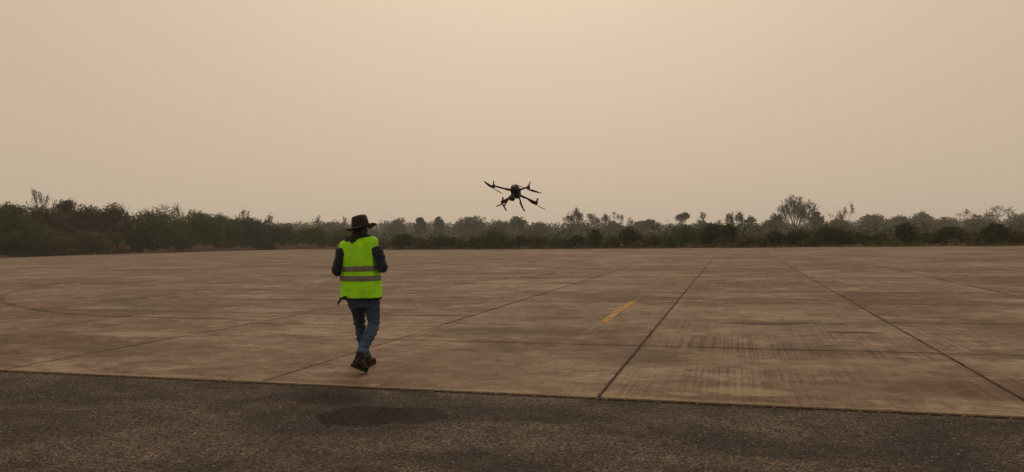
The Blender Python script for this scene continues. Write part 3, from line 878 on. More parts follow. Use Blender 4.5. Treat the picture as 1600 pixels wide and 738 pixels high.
# ---- far woodland that reads as one mass, and ground cover
rg = np.random.default_rng(77)
L = []
for px in np.arange(360, 1780, 6.0):
    d = rg.uniform(430, 640)
    top = np.interp(px, [380, 440, 520, 600, 700, 760, 850, 950, 1050, 1150, 1250, 1320, 1430, 1480, 1560, 1760], [351, 347, 346, 347, 347, 346, 349, 349, 348, 349, 350, 345, 339, 343, 343, 342]) + rg.uniform(-1.5, 3)
    p = W(px, top, d)
    r = rg.uniform(3.0, 6.0)
    L.append((p.x, p.y, p.z - r, r * 1.5, r * 1.5, r))
    L.append((p.x + rg.uniform(-3, 3), p.y + rg.uniform(-4, 4), max(1.5, (p.z - r) * 0.5), r * 1.7, r * 1.7, max(2.0, p.z * 0.45)))
P = lobes_points(L, 100000, rg, 0.6, 0.0)
V = leaf_faces(P, 0.70, rg)
o = link('distant_woodland', np_mesh('distant_woodland', V, quads(V)), LEAF['haze'])
tag(o, 'grey green far woodland fading into smoke behind all the trees', 'woodland', kind='stuff')
# middle scrub between the belt and the far trees
L = []
for i in range(420):
    px = rg.uniform(430, 1720); d = edge_d(px) + rg.uniform(10, 190)
    w = W(px, 370, d); h = rg.uniform(0.8, 2.6) * (0.7 + d / 200); r = rg.uniform(1.0, 2.8) * (0.7 + d / 250)
    L.append((w.x, w.y, h * 0.45, r, r, h * 0.6))
P = lobes_points(L, 60000, rg, 0.5, -0.05)
V = leaf_faces(P, 0.27, rg)
o = link('scrub', np_mesh('scrub', V, quads(V)), LEAF['haze'])
tag(o, 'low grey green scrub filling the field behind the shrub belt', 'scrub', kind='stuff')
# low weeds at the foot of the belt
n = 26000
px = rg.uniform(540, 1720, n); off = rg.uniform(0.2, 6.0, n) ** 1.0
dd = np.interp(px, EDGE_PX, EDGE_D) + off
X = (px - CX) / FPX * dd
hz = 0.9 * np.abs(np.sin(px * 0.071) * np.sin(px * 0.023 + 1.0)) + 0.25
P = np.stack([X, dd, rg.random(n) * hz * np.minimum(1, off / 1.5) - 0.05], 1)
V = leaf_faces(P, 0.10, rg, 0.1)
o = link('weeds', np_mesh('weeds', V, quads(V)), LEAF['olive'])
tag(o, 'low green weeds at the foot of the far shrub belt', 'weeds', kind='stuff')
# dry grass blades: along the left edge and in patches at the far edge
def blades(n, px0, px1, o0, o1, hmax, seed, name, label, mat, patch=0.0):
    r = np.random.default_rng(seed)
    px = r.uniform(px0, px1, n)
    hh = hmax * (0.55 + 0.16 * np.sin(px * 0.043 + 1.0) + 0.13 * np.sin(px * 0.117 + 2.0) + 0.12 * np.sin(px * 0.31) + 0.10 * np.sin(px * 0.73))
    dd = np.interp(px, EDGE_PX, EDGE_D) + r.uniform(o0, o1, n)
    x = (px - CX) / FPX * dd
    h = np.maximum(0.15, hh) * r.uniform(0.5, 1.0, n)
    a = r.uniform(0, 6.28, n); ln = h * r.uniform(0.1, 0.45, n); wd = 0.030
    b0 = np.stack([x - wd * np.cos(a + 1.57), dd - wd * np.sin(a + 1.57), np.full(n, -0.08)], 1)
    b1 = np.stack([x + wd * np.cos(a + 1.57), dd + wd * np.sin(a + 1.57), np.full(n, -0.08)], 1)
    t1 = np.stack([x + ln * np.cos(a), dd + ln * np.sin(a), h - 0.08], 1)
    V = np.stack([b0, b1, t1], 1).reshape(-1, 3)
    o = link(name, np_mesh(name, V, np.arange(3 * n).reshape(-1, 3)), mat)
    return tag(o, label, 'grass', kind='stuff')
t = NT('dry_grass_blade')
ri = t.geo('Random Per Island')
t.set(Base_Color=t.mix(ri, (0.150, 0.098, 0.064), (0.330, 0.235, 0.155)), Roughness=0.9)
M_DRYG = t.m
blades(30000, 225, 560, 0.2, 4.0, 1.75, 5, 'dry_grass', 'reddish brown dry grass along the left edge of the apron', M_DRYG)
blades(16000, -120, 240, 0.2, 2.4, 0.6, 6, 'short_dry_grass', 'short dry grass fringe at the far left edge of the apron', M_DRYG)
blades(16000, 560, 1720, 0.2, 3.0, 0.55, 7, 'grass_fringe', 'brown grass fringe between the slabs and the shrub belt', M_DRYG)

# ------------------------------------------------------------------ closed solids and fused skins
def catmull(pts, sub):
    pts = [np.array(p, float) for p in pts]
    out = []
    for i in range(len(pts) - 1):
        p0, p1, p2, p3 = pts[max(i - 1, 0)], pts[i], pts[i + 1], pts[min(i + 2, len(pts) - 1)]
        for s in range(sub):
            f = s / sub
            out.append(0.5 * (2 * p1 + (p2 - p0) * f + (2 * p0 - 5 * p1 + 4 * p2 - p3) * f * f + (3 * p1 - p0 - 3 * p2 + p3) * f ** 3))
    out.append(pts[-1])
    return out
def solid_tube(path, k=16, sub=3, ref=(0, 1, 0)):
    """path: (x,y,z,ra,rb); ra across ref, rb along ref. Closed at both ends."""
    P = catmull([p if len(p) == 5 else (*p, p[-1]) for p in path], sub)
    V, F = [], []
    for i, p in enumerate(P):
        a, b = P[max(i - 1, 0)][:3], P[min(i + 1, len(P) - 1)][:3]
        d = Vector(b - a).normalized()
        s = d.cross(Vector(ref))
        s = s.normalized() if s.length > 1e-4 else d.orthogonal().normalized()
        t2 = s.cross(d).normalized()
        for j in range(k):
            th = 2 * math.pi * j / k
            V.append(Vector(p[:3]) + s * (math.cos(th) * p[3]) + t2 * (math.sin(th) * p[4]))
        if i:
            o = (i - 1) * k
            for j in range(k):
                F.append((o + j, o + (j + 1) % k, o + k + (j + 1) % k, o + k + j))
    F.append(tuple(range(k))[::-1]); F.append(tuple(range(len(V) - k, len(V))))
    return V, F
def solid_ball(c, rx, ry, rz, rot=None, k=16, m=10):
    V, F = [], []
    for i in range(m + 1):
        ph = math.pi * i / m - math.pi / 2
        for j in range(k):
            th = 2 * math.pi * j / k
            v = Vector((rx * math.cos(ph) * math.cos(th), ry * math.cos(ph) * math.sin(th), rz * math.sin(ph)))
            V.append(Vector(c) + (rot @ v if rot else v))
    for i in range(m):
        for j in range(k):
            F.append((i * k + j, i * k + (j + 1) % k, (i + 1) * k + (j + 1) % k, (i + 1) * k + j))
    return V, F
def fuse(name, solids, voxel, smooth_n, origin, disp=None):
    V, F = [], []
    for v, f in solids:
        a = len(V); V += v; F += [tuple(i + a for i in q) for q in f]
    me = py_mesh(name + '_raw', V, F)
    o = bpy.data.objects.new('tmp', me); COL.objects.link(o)
    r = o.modifiers.new('r', 'REMESH'); r.mode = 'VOXEL'; r.voxel_size = voxel; r.use_smooth_shade = True
    s = o.modifiers.new('s', 'SMOOTH'); s.factor = 0.5; s.iterations = smooth_n
    bpy.context.view_layer.update()
    dg = bpy.context.evaluated_depsgraph_get()
    out = bpy.data.meshes.new_from_object(o.evaluated_get(dg))
    bpy.data.objects.remove(o); bpy.data.meshes.remove(me)
    out.name = name
    n = len(out.vertices)
    co = np.empty(n * 3, np.float32); out.vertices.foreach_get('co', co); co = co.reshape(-1, 3)
    if disp:
        no = np.empty(n * 3, np.float32); out.vertices.foreach_get('normal', no); no = no.reshape(-1, 3)
        co += no * np.array([disp(Vector(c)) for c in co], np.float32)[:, None]
    co -= np.array(origin, np.float32)
    out.vertices.foreach_set('co', co.ravel())
    for p in out.polygons: p.use_smooth = True
    out.update()
    return out

# ------------------------------------------------------------------ the pilot, seen from behind, walking away
PO = gnd(566, 580); PO.z = 0.0
person = empty('person', PO)
tag(person, 'person in brown wide brimmed hat, lime reflective vest and jeans walking towards the drone', 'person')
def J(px, py, d, *r): return tuple(W(px, py, d)) + r
TD = 8.50                                                 # distance of the torso
MPP = TD / FPX

def cloth(name, a, b, sc_=1.0, rough=0.9, bump=0.4, weave=900):
    t = NT(name)
    P = t.obj()
    n1 = t.noise(P, 7.0 * sc_, 4, 0.6); n2 = t.noise(P, weave, 2, 0.5)
    c = t.mix(t.rng(n1, 0.3, 0.7), a, b)
    t.set(Base_Color=c, Roughness=rough)
    t.b.inputs['Specular IOR Level'].default_value = 0.15
    t.b.inputs['Sheen Weight'].default_value = 0.1
    t.bump(t.math('ADD', t.noise(P, 22 * sc_, 4, 0.6), t.math('MULTIPLY', n2, 0.2)), bump, 0.012)
    return t.m
M_VEST = cloth('lime_mesh_fabric', (0.29, 0.74, 0.014), (0.43, 0.98, 0.020), 1.0, 0.85, 0.9)
M_TAPE = plain('reflective_tape', (0.16, 0.15, 0.12), 0.55, 0.2, 60, 0.2, metal=0.1, spec=0.4)
M_TRIM = plain('black_binding', (0.012, 0.012, 0.013), 0.85, 0.3, 40, 0.2, spec=0.15)
M_NAVY = cloth('navy_jacket', (0.013, 0.016, 0.026), (0.026, 0.031, 0.048), 1.0, 0.85, 0.6)
M_HAT = cloth('brown_felt', (0.018, 0.012, 0.010), (0.038, 0.025, 0.021), 2.0, 0.9, 0.3)
M_HAIR = plain('dark_hair', (0.012, 0.009, 0.008), 0.6, 0.4, 60, 0.5, spec=0.3)
M_BOOT = plain('worn_brown_leather', (0.024, 0.018, 0.015), 0.7, 0.5, 18, 0.5, spec=0.3)
M_SOLE = plain('rubber_sole', (0.022, 0.018, 0.015), 0.9, 0.3, 40, 0.4, spec=0.15)
M_SKIN = plain('skin', (0.20, 0.105, 0.065), 0.55, 0.12, 20, 0.1, spec=0.35)
# denim: worn pale on thigh, knee and shin
t = NT('denim')
Pd = t.obj()
f1 = t.noise(Pd, 4.5, 4, 0.55); f2 = t.noise(t.mapping(Pd, scale=(500, 500, 160)), 1.0, 2)
zz = t.sep(Pd)[2]
fade = t.math('MULTIPLY', t.rng(f1, 0.36, 0.66), t.rng(zz, 0.62, 0.40, 0.15, 1.0))
c = t.mix(fade, (0.024, 0.042, 0.076), (0.074, 0.125, 0.220))
c = t.mix(t.rng(f2, 0.3, 0.7, 0.0, 0.25), c, (0.09, 0.10, 0.12))
t.set(Base_Color=c, Roughness=0.9)
t.b.inputs['Specular IOR Level'].default_value = 0.15
t.bump(t.math('ADD', t.noise(Pd, 26, 4, 0.6), t.math('MULTIPLY', f2, 0.15)), 0.5, 0.012)
M_DENIM = t.m

# ---- torso outline read row by row: (row, left, right, half depth)
ROWS = [(466, 534.0, 595.5, .150), (461, 533.5, 595.5, .152), (450, 534, 595, .150), (437, 534.5, 593.5, .146), (425, 533, 591.5, .145), (410, 531, 590, .146),
        (397, 529.5, 589.5, .145), (387, 529, 590, .138), (380, 529.5, 590.5, .125), (376, 532, 589.5, .108), (373, 538, 585.5, .088), (371.2, 546, 580, .074), (369.5, 551, 577, .066)]
ROWS = ROWS[::-1]
r_py = [r[0] for r in ROWS]
YAW = R(-16)                                              # body turned a little to the right
def torso_pt(th, py, grow_=0.0, fold=1.0):
    l, r, dpt = (float(np.interp(py, r_py, [q[k] for q in ROWS])) for k in (1, 2, 3))
    cxp, hw = (l + r) / 2, (r - l) / 2 * MPP
    base = W(cxp, py, TD)
    rx = math.sqrt(max(1e-6, hw * hw - (dpt * math.sin(YAW)) ** 2)) / math.cos(YAW) + grow_
    ry = dpt + grow_
    e = 2 / 2.35
    c_, s_ = math.cos(th), math.sin(th)
    x = math.copysign(abs(c_) ** e, c_) * rx; y = math.copysign(abs(s_) ** e, s_) * ry
    X, Y = x * math.cos(YAW) - y * math.sin(YAW), x * math.sin(YAW) + y * math.cos(YAW)
    tilt = float(np.interp(py, [370, 380, 430], [0.085, 0.085, 0.0]))
    Z = tilt * X
    if py < 392:                                          # nape lower at the back than in front
        Z += float(np.interp(py, [369, 380], [0.012, 0.0])) * (y / max(ry, .01))
    p = Vector((base.x + X, base.y + Y, base.z + Z))
    if fold:
        t_ = float(np.interp(py, [369, 380, 466], [0.1, 0.5, 1.0]))
        f = 0.010 * noise.noise((th * 3.2, py * 0.014, 2.0)) + 0.007 * noise.noise((th * 7.0 + py * 0.03, py * 0.03, 5.0))
        f += 0.006 * math.sin(th * 9 + py * 0.06) * t_ + 0.006 * noise.noise((th * 4, py * 0.11, 9.0)) * t_
        p += Vector((X, Y, 0)).normalized() * f * fold * t_ * 2.1
    return p
def torso_shell(name, py0, py1, rows, k, grow_, fold, mat, parent, cap=False, thick=0.0):
    V, F = [], []
    for i in range(rows + 1):
        py = py0 + (py1 - py0) * i / rows
        for j in range(k):
            V.append(torso_pt(2 * math.pi * j / k, py, grow_, fold) - PO)
        if i:
            o = (i - 1) * k
            for j in range(k): F.append((o + j, o + (j + 1) % k, o + k + (j + 1) % k, o + k + j))
    me = py_mesh(name, V, F, True)
    o = link(name, me, mat, parent)
    if thick:
        m = o.modifiers.new('thickness', 'SOLIDIFY'); m.thickness = thick; m.offset = 1.0
    return o
vest = torso_shell('vest', 465.5, 370.6, 56, 96, 0.0, 1.0, M_VEST, person, thick=0.004)
vest['label'] = 'lime yellow high visibility vest'
for a, b in ((423.5, 415.5), (438.5, 430.5)):
    s_ = torso_shell('reflective_stripe', a, b, 6, 96, 0.0045, 1.0, M_TAPE, vest, thick=0.003)
torso_shell('hem_binding', 467.0, 464.6, 3, 96, 0.0035, 1.0, M_TRIM, vest, thick=0.004)
torso_shell('neck_binding', 371.4, 369.8, 3, 64, 0.003, 0.6, M_TRIM, vest, thick=0.004)

# ---- limbs
SHL, ELL, WRL = J(535.5, 389, 8.47), J(525.5, 424, 8.44), J(546, 424, 8.78)
SHR, ELR, WRR = J(587, 386, 8.42), J(599.0, 418, 8.38), J(588, 421, 8.72)
def crumple(seed, amp, f=14.0, zf=22.0):
    return lambda c: amp * (noise.noise((c.x * f + seed, c.y * f, c.z * zf)) + 0.5 * noise.noise((c.x * f * 2, c.y * f * 2 + seed, c.z * zf * 2)))
def mid(a, b, f): return tuple(np.array(a) * (1 - f) + np.array(b) * f)
sl = lambda S, E_, Wr: solid_tube([(*S, .064, .066), (*mid(S, E_, .35), .066, .068), (*mid(S, E_, .75), .056, .060), (*E_, .056, .058), (*mid(E_, Wr, .3), .053, .053), (*mid(E_, Wr, .75), .043, .043), (*mid(E_, Wr, .95), .040, .040)], 18, 4)
tors = solid_tube([(*tuple(W(565, 468, TD)), .182, .118), (*tuple(W(564, 440, TD)), .178, .115), (*tuple(W(560, 405, TD)), .190, .125), (*tuple(W(560, 385, TD)), .185, .105), (*tuple(W(563, 375, TD)), .13, .075), (*tuple(W(565.5, 368.5, TD)), .075, .070), (*tuple(W(566.5, 364, TD)), .066, .066)], 24, 3)
jacket = fuse('jacket', [tors, sl(SHL, ELL, WRL), sl(SHR, ELR, WRR)], 0.009, 6, PO, crumple(3, 0.011))
link('jacket', jacket, M_NAVY, person)['label'] = 'dark navy long sleeved jacket under the vest'

# jeans: hips, far straight left leg, near bent right leg
hips = solid_tube([J(566, 460, 8.5, .195, .130), J(568, 470, 8.5, .185, .138), J(570, 480, 8.5, .172, .130)], 22, 3)
legR = solid_tube([J(579.5, 468, 8.49, .100, .125), J(581.5, 483, 8.48, .090, .100), J(583.5, 497, 8.46, .074, .082), J(583.5, 508, 8.44, .066, .074), J(578.5, 520, 8.38, 0.072, .076), J(572, 534, 8.30, .066, .070), J(566, 546, 8.22, .056, .060), J(563, 553.5, 8.18, .054, .058)], 18, 4)
legL = solid_tube([J(558.5, 468, 8.52, .092, .125), J(559.5, 483, 8.56, .082, .098), J(561.5, 497, 8.61, .068, .080), J(562.5, 509, 8.66, .062, .070), J(564.5, 522, 8.70, .062, .068), J(567.5, 537, 8.74, .056, .062), J(571, 549, 8.77, .050, .054), J(572.5, 556, 8.79, .050, .054)], 18, 4)
def denim_folds(c):
    z = c.z
    k = 0.004 + 0.008 * math.exp(-((z - 0.53) / 0.10) ** 2) + 0.010 * math.exp(-((z - 0.26) / 0.09) ** 2) + 0.004 * math.exp(-((z - 0.82) / 0.07) ** 2)
    return k * (noise.noise((c.x * 9, c.y * 9, z * 34)) + 0.6 * math.sin(z * 95 + c.x * 30 + 2 * noise.noise((c.x * 6, c.y * 6, z * 6))) * 0.6)
link('jeans', fuse('jeans', [hips, legR, legL], 0.008, 5, PO, denim_folds), M_DENIM, person)['label'] = 'faded blue jeans'

# boots
def boot(ankle, heel, toe, seed):
    ankle, heel, toe = Vector(ankle), Vector(heel), Vector(toe)
    outl = ((-.004, .015), (.006, .030), (.04, .038), (.09, .035), (.13, .036), (.18, .046), (.23, .049), (.27, .043), (.295, .028), (.306, .010))
    for _ in range(4):                                    # bring the lowest edge of the sole down onto the slab
        f = (toe - heel).normalized()
        u = (ankle - heel); u = (u - f * u.dot(f)).normalized()
        s = f.cross(u)
        low = min((heel + f * x + s * (y * q) - u * .002).z for x, y in outl for q in (-1, 1))
        toe.z -= low - 0.001
        if heel.z < 0.05: heel.z -= low - 0.001
    def at(x, y, z): return heel + f * x + s * y + u * z
    up_ = []
    for x, hw, top in ((.012, .026, .062), (.05, .037, .085), (.10, .039, .100), (.15, .042, .088), (.20, .046, .068), (.25, .045, .055), (.285, .034, .042), (.302, .018, .030)):
        up_.append((*at(x, 0, .018 + top / 2), hw, top / 2))
    upper = solid_tube(up_, 16, 3, ref=tuple(u))
    shaft = solid_tube([(*at(.055, 0, .05), .046, .050), (*at(.060, 0, .10), .045, .049), (*(at(.062, 0, .12) * .5 + ankle * .5), .046, .049), (*ankle, .048, .050)], 16, 3, ref=tuple(s))
    g = empty('boot', PO); g.parent = person; g.location = (0, 0, 0)
    me = fuse('upper', [upper, shaft], 0.006, 3, PO, crumple(seed, 0.005, 26, 26))
    bo = link('boot', me, M_BOOT, person)
    bpy.data.objects.remove(g)
    # sole: outline of a foot, two layers with a heel step
    V, F = [], []
    out = []
    for x, hw in ((-.004, .015), (.006, .030), (.04, .038), (.09, .035), (.13, .036), (.18, .046), (.23, .049), (.27, .043), (.295, .028), (.306, .010)):
        out.append((x, hw))
    ring = [(x, w) for x, w in out] + [(x, -w) for x, w in out[::-1]]
    for z in (-.002, .028):
        for x, y in ring: V.append(at(x, y * (1.0 if z < 0 else 0.97), z) - PO)
    k = len(ring)
    F.append(tuple(range(k))); F.append(tuple(range(k, 2 * k))[::-1])
    for i in range(k): F.append((i, (i + 1) % k, k + (i + 1) % k, k + i)[::-1])
    link('sole', py_mesh('sole', V, F), M_SOLE, bo)
    return bo
b1 = boot(J(563.5, 552.5, 8.19), J(549.5, 573, 8.12), tuple(gnd(568.5, 583.5) + Vector((0, 0.0, 0.006))), 1.0)
b1['label'] = 'near boot with its heel lifted'
fh = gnd(572.0, 574.0); fh.z = 0.004
ft = fh + Vector((0.035, 0.29, 0)); ft.z = 0.004
b2 = boot(J(572.5, 555.5, 8.79), tuple(fh), tuple(ft), 5.0)
b2['label'] = 'far boot flat on the concrete'

# ---- hands, head: one continuous body under the clothes
def hand(Wr, side):
    wr = Vector(Wr); fw = Vector((0.10 * -side, 0.95, 0.18)).normalized()
    sd = Vector((0, 0, 1)).cross(fw).normalized() * -side      # towards the thumb side (inner)
    upv = fw.cross(sd).normalized()
    if upv.z < 0: upv = -upv
    S = [solid_tube([(*wr, .027, .022), (*(wr + fw * .04), .036, .018), (*(wr + fw * .085), .040, .016)], 12, 3, ref=tuple(upv))]
    for i, (off, ln) in enumerate(((.030, .072), (.010, .080), (-.011, .074), (-.031, .058))):
        a = wr + fw * .080 + sd * off
        b = a + fw * ln * .42 + upv * .004
        c_ = b + fw * ln * .25 - upv * ln * .42
        d = c_ - fw * ln * .22 - upv * ln * .30
        S.append(solid_tube([(*a, .0088, .0088), (*b, .0088, .0088), (*c_, .008, .008), (*d, .0068, .0068)], 8, 3, ref=tuple(sd)))
    a = wr + fw * .030 + sd * .030
    S.append(solid_tube([(*a, .012, .012), (*(a + sd * .028 + fw * .026 + upv * .010), .0105, .0105), (*(a + sd * .036 + fw * .060 + upv * .022), .009, .009)], 8, 3, ref=tuple(upv)))
    return S
HC = W(564.5, 357.5, 8.53)                                # head centre
hy = R(-22)
Rh = Matrix.Rotation(hy, 3, 'Z') @ Matrix.Rotation(R(-4), 3, 'X')
def hd(x, y, z): return tuple(HC + Rh @ Vector((x, y, z)))
head = [solid_ball(hd(0, 0, .02), .074, .094, .105, Rh), solid_ball(hd(0, .035, -.055), .055, .060, .062, Rh),
        solid_ball(hd(0, .098, -.012), .013, .017, .022, Rh), solid_ball(hd(0, .086, .012), .009, .012, .03, Rh),
        solid_ball(hd(-.077, 0, -.01), .010, .02, .032, Rh), solid_ball(hd(.077, 0, -.01), .010, .02, .032, Rh),
        solid_ball(hd(0, .088, -.060), .024, .012, .006, Rh), solid_ball(hd(0, .086, -.072), .021, .012, .006, Rh),
        solid_ball(hd(-.032, .076, .022), .018, .014, .008, Rh), solid_ball(hd(.032, .076, .022), .018, .014, .008, Rh)]
neck = solid_tube([J(566, 376, 8.50, .060, .058), J(565.5, 368, 8.51, .054, .056), (*hd(0, -.01, -.05), .054, .058)], 14, 3)
core = solid_tube([J(568, 476, TD, .15, .10), J(564, 440, TD, .155, .10), J(560, 400, TD, .165, .10), J(562, 382, TD, .14, .07), J(566, 373, TD, .06, .055)], 16, 3)
def thin(S, E_, Wr): return solid_tube([(*S, .045, .045), (*mid(S, E_, .35), .040, .040), (*mid(S, E_, .75), .034, .034), (*E_, .033, .033), (*mid(E_, Wr, .3), .033, .033), (*mid(E_, Wr, .75), .027, .026), (*Wr, .026, .024)], 12, 4)
def thinleg(pts): return solid_tube(pts, 12, 3)
lgR = thinleg([J(579, 472, 8.49, .075, .08), J(583.5, 497, 8.46, .052, .055), J(583, 508, 8.44, .048, .05), J(572, 534, 8.30, .038, .040), J(566, 546, 8.22, .030, .030)])
lgL = thinleg([J(559, 472, 8.52, .075, .08), J(562.5, 509, 8.66, .046, .05), J(567.5, 537, 8.74, .034, .036), J(571, 549, 8.77, .028, .028)])
body = fuse('body', head + [neck, core, thin(SHL, ELL, WRL), thin(SHR, ELR, WRR), lgR, lgL] + hand(WRL, -1) + hand(WRR, 1), 0.0062, 2, PO)
link('body', body, M_SKIN, person)
M_EYE = plain('eye', (0.25, 0.22, 0.20), 0.2, 0.1, 50, 0.0)
for sx in (-.031, .031):
    v, f = solid_ball(hd(sx, .080, .006), .012, .012, .010, Rh, 10, 6)
    link('eye', py_mesh('eye', [p - PO for p in v], f, True), M_EYE, person)

# hair hanging below the hat onto the left shoulder blade
hair = [solid_ball(hd(0, -.02, .015), .084, .096, .105, Rh),
        solid_tube([J(560, 359, 8.47, .062, .040), J(557, 366, 8.42, .055, .036), J(552.5, 372, 8.385, .042, .030), J(549.5, 377.5, 8.365, .026, .020), J(548.5, 380.5, 8.36, .010, .010)], 12, 4),
        solid_tube([J(566, 360, 8.44, .060, .03), J(566, 366, 8.43, .055, .03), J(565, 370.5, 8.42, .04, .024)], 12, 3)]
link('hair', fuse('hair', hair, 0.006, 3, PO, lambda c: 0.004 * math.sin(c.x * 190 + 3 * noise.noise((c.x * 8, c.y * 8, c.z * 8)))), M_HAIR, person)['label'] = 'long dark hair falling from under the hat'

# hat: felt crown with a pinched top and a curled, wavy brim
HB = W(563.5, 355.2, 8.53)
Rt = Matrix.Rotation(R(9), 3, 'Y').inverted() @ Matrix.Rotation(R(-4), 3, 'X')
def hatp(r, th, z): return HB + Rt @ Vector((r * math.cos(th), r * 1.12 * math.sin(th), z)) - PO
k = 56
prof = [(0.100, -0.004), (0.099, 0.012), (0.0985, 0.030), (0.098, 0.055), (0.096, 0.085), (0.0945, 0.106), (0.090, 0.122), (0.080, 0.131), (0.060, 0.131), (0.038, 0.125), (0.015, 0.121)]
V, F = [], []
for i, (r, z) in enumerate(prof):
    for j in range(k):
        th = 2 * math.pi * j / k
        dent = 0.012 * math.exp(-((z - 0.12) / 0.03) ** 2) * (0.4 + 0.6 * math.cos(2 * (th - 1.2)) ** 2)
        wob = 1 + 0.02 * noise.noise((math.cos(th) * 2, math.sin(th) * 2, z * 18))
        V.append(hatp((r - dent) * wob, th, z + 0.006 * math.cos(th) * (z / 0.14)))
    if i:
        o = (i - 1) * k
        for j in range(k): F.append((o + j, o + (j + 1) % k, o + k + (j + 1) % k, o + k + j))
F.append(tuple(range(len(V) - k, len(V))))
hat = link('hat', py_mesh('hat', V, F, True), M_HAT, person)
hat['label'] = 'brown wide brimmed felt hat'
V, F = [], []
br = [(0.0985, -0.002), (0.112, -0.006), (0.130, -0.009), (0.148, -0.010), (0.163, -0.008), (0.174, -0.003), (0.176, 0.001), (0.173, 0.001), (0.162, -0.004), (0.148, -0.006), (0.130, -0.005), (0.112, -0.002), (0.0985, 0.003)]
for i, (r, z) in enumerate(br):
    q = (r - 0.0985) / 0.078
    for j in range(k):
        th = 2 * math.pi * j / k
        curl = q * q * (0.007 * math.cos(2 * th + 0.3) + 0.010 * math.cos(th - 0.4) + 0.006 * math.cos(3 * th + 1.0) + 0.006 * noise.noise((math.cos(th) * 3, math.sin(th) * 3, 1)))
        V.append(hatp(r * (1 + 0.03 * q * math.cos(th)), th, z + curl - 0.006 * q))
    if i:
        o = (i - 1) * k
        for j in range(k): F.append((o + j, o + (j + 1) % k, o + k + (j + 1) % k, o + k + j))
link('brim', py_mesh('brim', V, F, True), M_HAT, hat)
V, F = [], []
for i, (r, z) in enumerate(((0.1015, -0.001), (0.103, 0.004), (0.102, 0.022), (0.1005, 0.026))):
    for j in range(k): V.append(hatp(r, 2 * math.pi * j / k, z))
    if i:
        o = (i - 1) * k
        for j in range(k): F.append((o + j, o + (j + 1) % k, o + k + (j + 1) % k, o + k + j))
link('hat_band', py_mesh('hat_band', V, F, True), plain('hat_band', (0.020, 0.012, 0.010), 0.8, 0.3, 40, 0.2), hat)

# loose strap end sticking out below the vest at the left hip
def flat_strap(pts, w, th, mat, name, parent):
    V, F = [], []
    P = catmull(pts, 5)
    for i, p in enumerate(P):
        a, b = P[max(0, i - 1)], P[min(len(P) - 1, i + 1)]
        d = Vector(b - a).normalized(); s = d.cross(Vector((0, 1, 0))).normalized(); t2 = s.cross(d)
        for x, y in ((-w, -th), (w, -th), (w, th), (-w, th)): V.append(Vector(p) + s * x + t2 * y - PO)
        if i:
            o = (i - 1) * 4
            for j in range(4): F.append((o + j, o + (j + 1) % 4, o + 4 + (j + 1) % 4, o + 4 + j))
    F.append((0, 3, 2, 1)); m_ = len(V); F.append((m_ - 4, m_ - 3, m_ - 2, m_ - 1))
    return link(name, py_mesh(name, V, F), mat, parent)
flat_strap([J(545, 464, 8.42), J(539, 464.5, 8.38), J(534, 467, 8.37), J(530.5, 471, 8.37), J(528, 476, 8.38)], .011, .003, M_TRIM, 'strap', person)['label'] = 'loose black strap end hanging below the vest'

# hand held controller carried in front of the belly
RC = (Vector(WRL) + Vector(WRR)) / 2 + Vector((0, .10, .015))
ctrl = empty('remote_controller', RC)
tag(ctrl, 'dark hand held controller carried in front of the person', 'controller')
M_CTRL = plain('controller_plastic', (0.03, 0.03, 0.032), 0.5, 0.2, 40, 0.1)
def rbox(hx, hy, hz, bev, cx=0, cy=0, cz=0):
    import bmesh
    bm = bmesh.new(); bmesh.ops.create_cube(bm, size=2)
    for v in bm.verts: v.co = Vector((v.co.x * hx + cx, v.co.y * hy + cy, v.co.z * hz + cz))
    bmesh.ops.bevel(bm, geom=bm.edges[:], offset=bev, segments=2, affect='EDGES')
    me = bpy.data.meshes.new('box'); bm.to_mesh(me); bm.free(); return me
half = (Vector(WRR) - Vector(WRL)).length / 2
link('casing', rbox(max(.10, half - .055), .055, .022, .012), M_CTRL, ctrl)
link('screen', rbox(.075, .045, .003, .002, 0, .01, .0255), plain('dark_glass', (0.01, 0.012, 0.014), 0.15, 0.1, 10, 0), ctrl)
for sx in (-1, 1):
    v, f = solid_tube([(sx * .095, -.01, .02, .006, .006), (sx * .095, -.01, .035, .005, .005), (sx * .095, -.01, .042, .010, .010), (sx * .095, -.01, .045, .009, .009)], 10, 2)
    link('thumb_stick', py_mesh('thumb_stick', v, f, True), M_CTRL, ctrl)
    v, f = solid_tube([(sx * .06, .05, .0, .006, .009), (sx * .065, .09, .03, .006, .009), (sx * .07, .12, .06, .005, .008)], 8, 3)
    link('antenna', py_mesh('antenna', v, f, True), M_CTRL, ctrl)

# ------------------------------------------------------------------ the drone in flight
DD = 13.1                                                 # distance
DC = W(805.1, 304.2, DD)
mpp = DD / FPX
def cam3(u, v, w): return cam_right * u + cam_up * v + cam_fwd * w
ex = cam3(53.6, -2.85, -16.0); ey = cam3(13.8, -21.35, 49.9)
ex = ex.normalized(); ey = (ey - ex * ey.dot(ex)).normalized(); ez = ex.cross(ey)
drone = empty('drone', DC)
drone.rotation_euler = Matrix((ex, ey, ez)).transposed().to_euler()
tag(drone, 'black four rotor drone with landing skids hovering above the apron', 'drone')
M_DR = plain('drone_plastic', (0.014, 0.014, 0.015), 0.55, 0.3, 25, 0.1, spec=0.35)
M_CARB = plain('carbon_tube', (0.010, 0.010, 0.011), 0.45, 0.3, 60, 0.05, spec=0.4)
M_LENS = plain('lens_glass', (0.010, 0.018, 0.014), 0.08, 0.2, 30, 0.0, spec=0.6)
M_GIM = plain('gimbal_grey', (0.030, 0.036, 0.030), 0.5, 0.3, 40, 0.1)
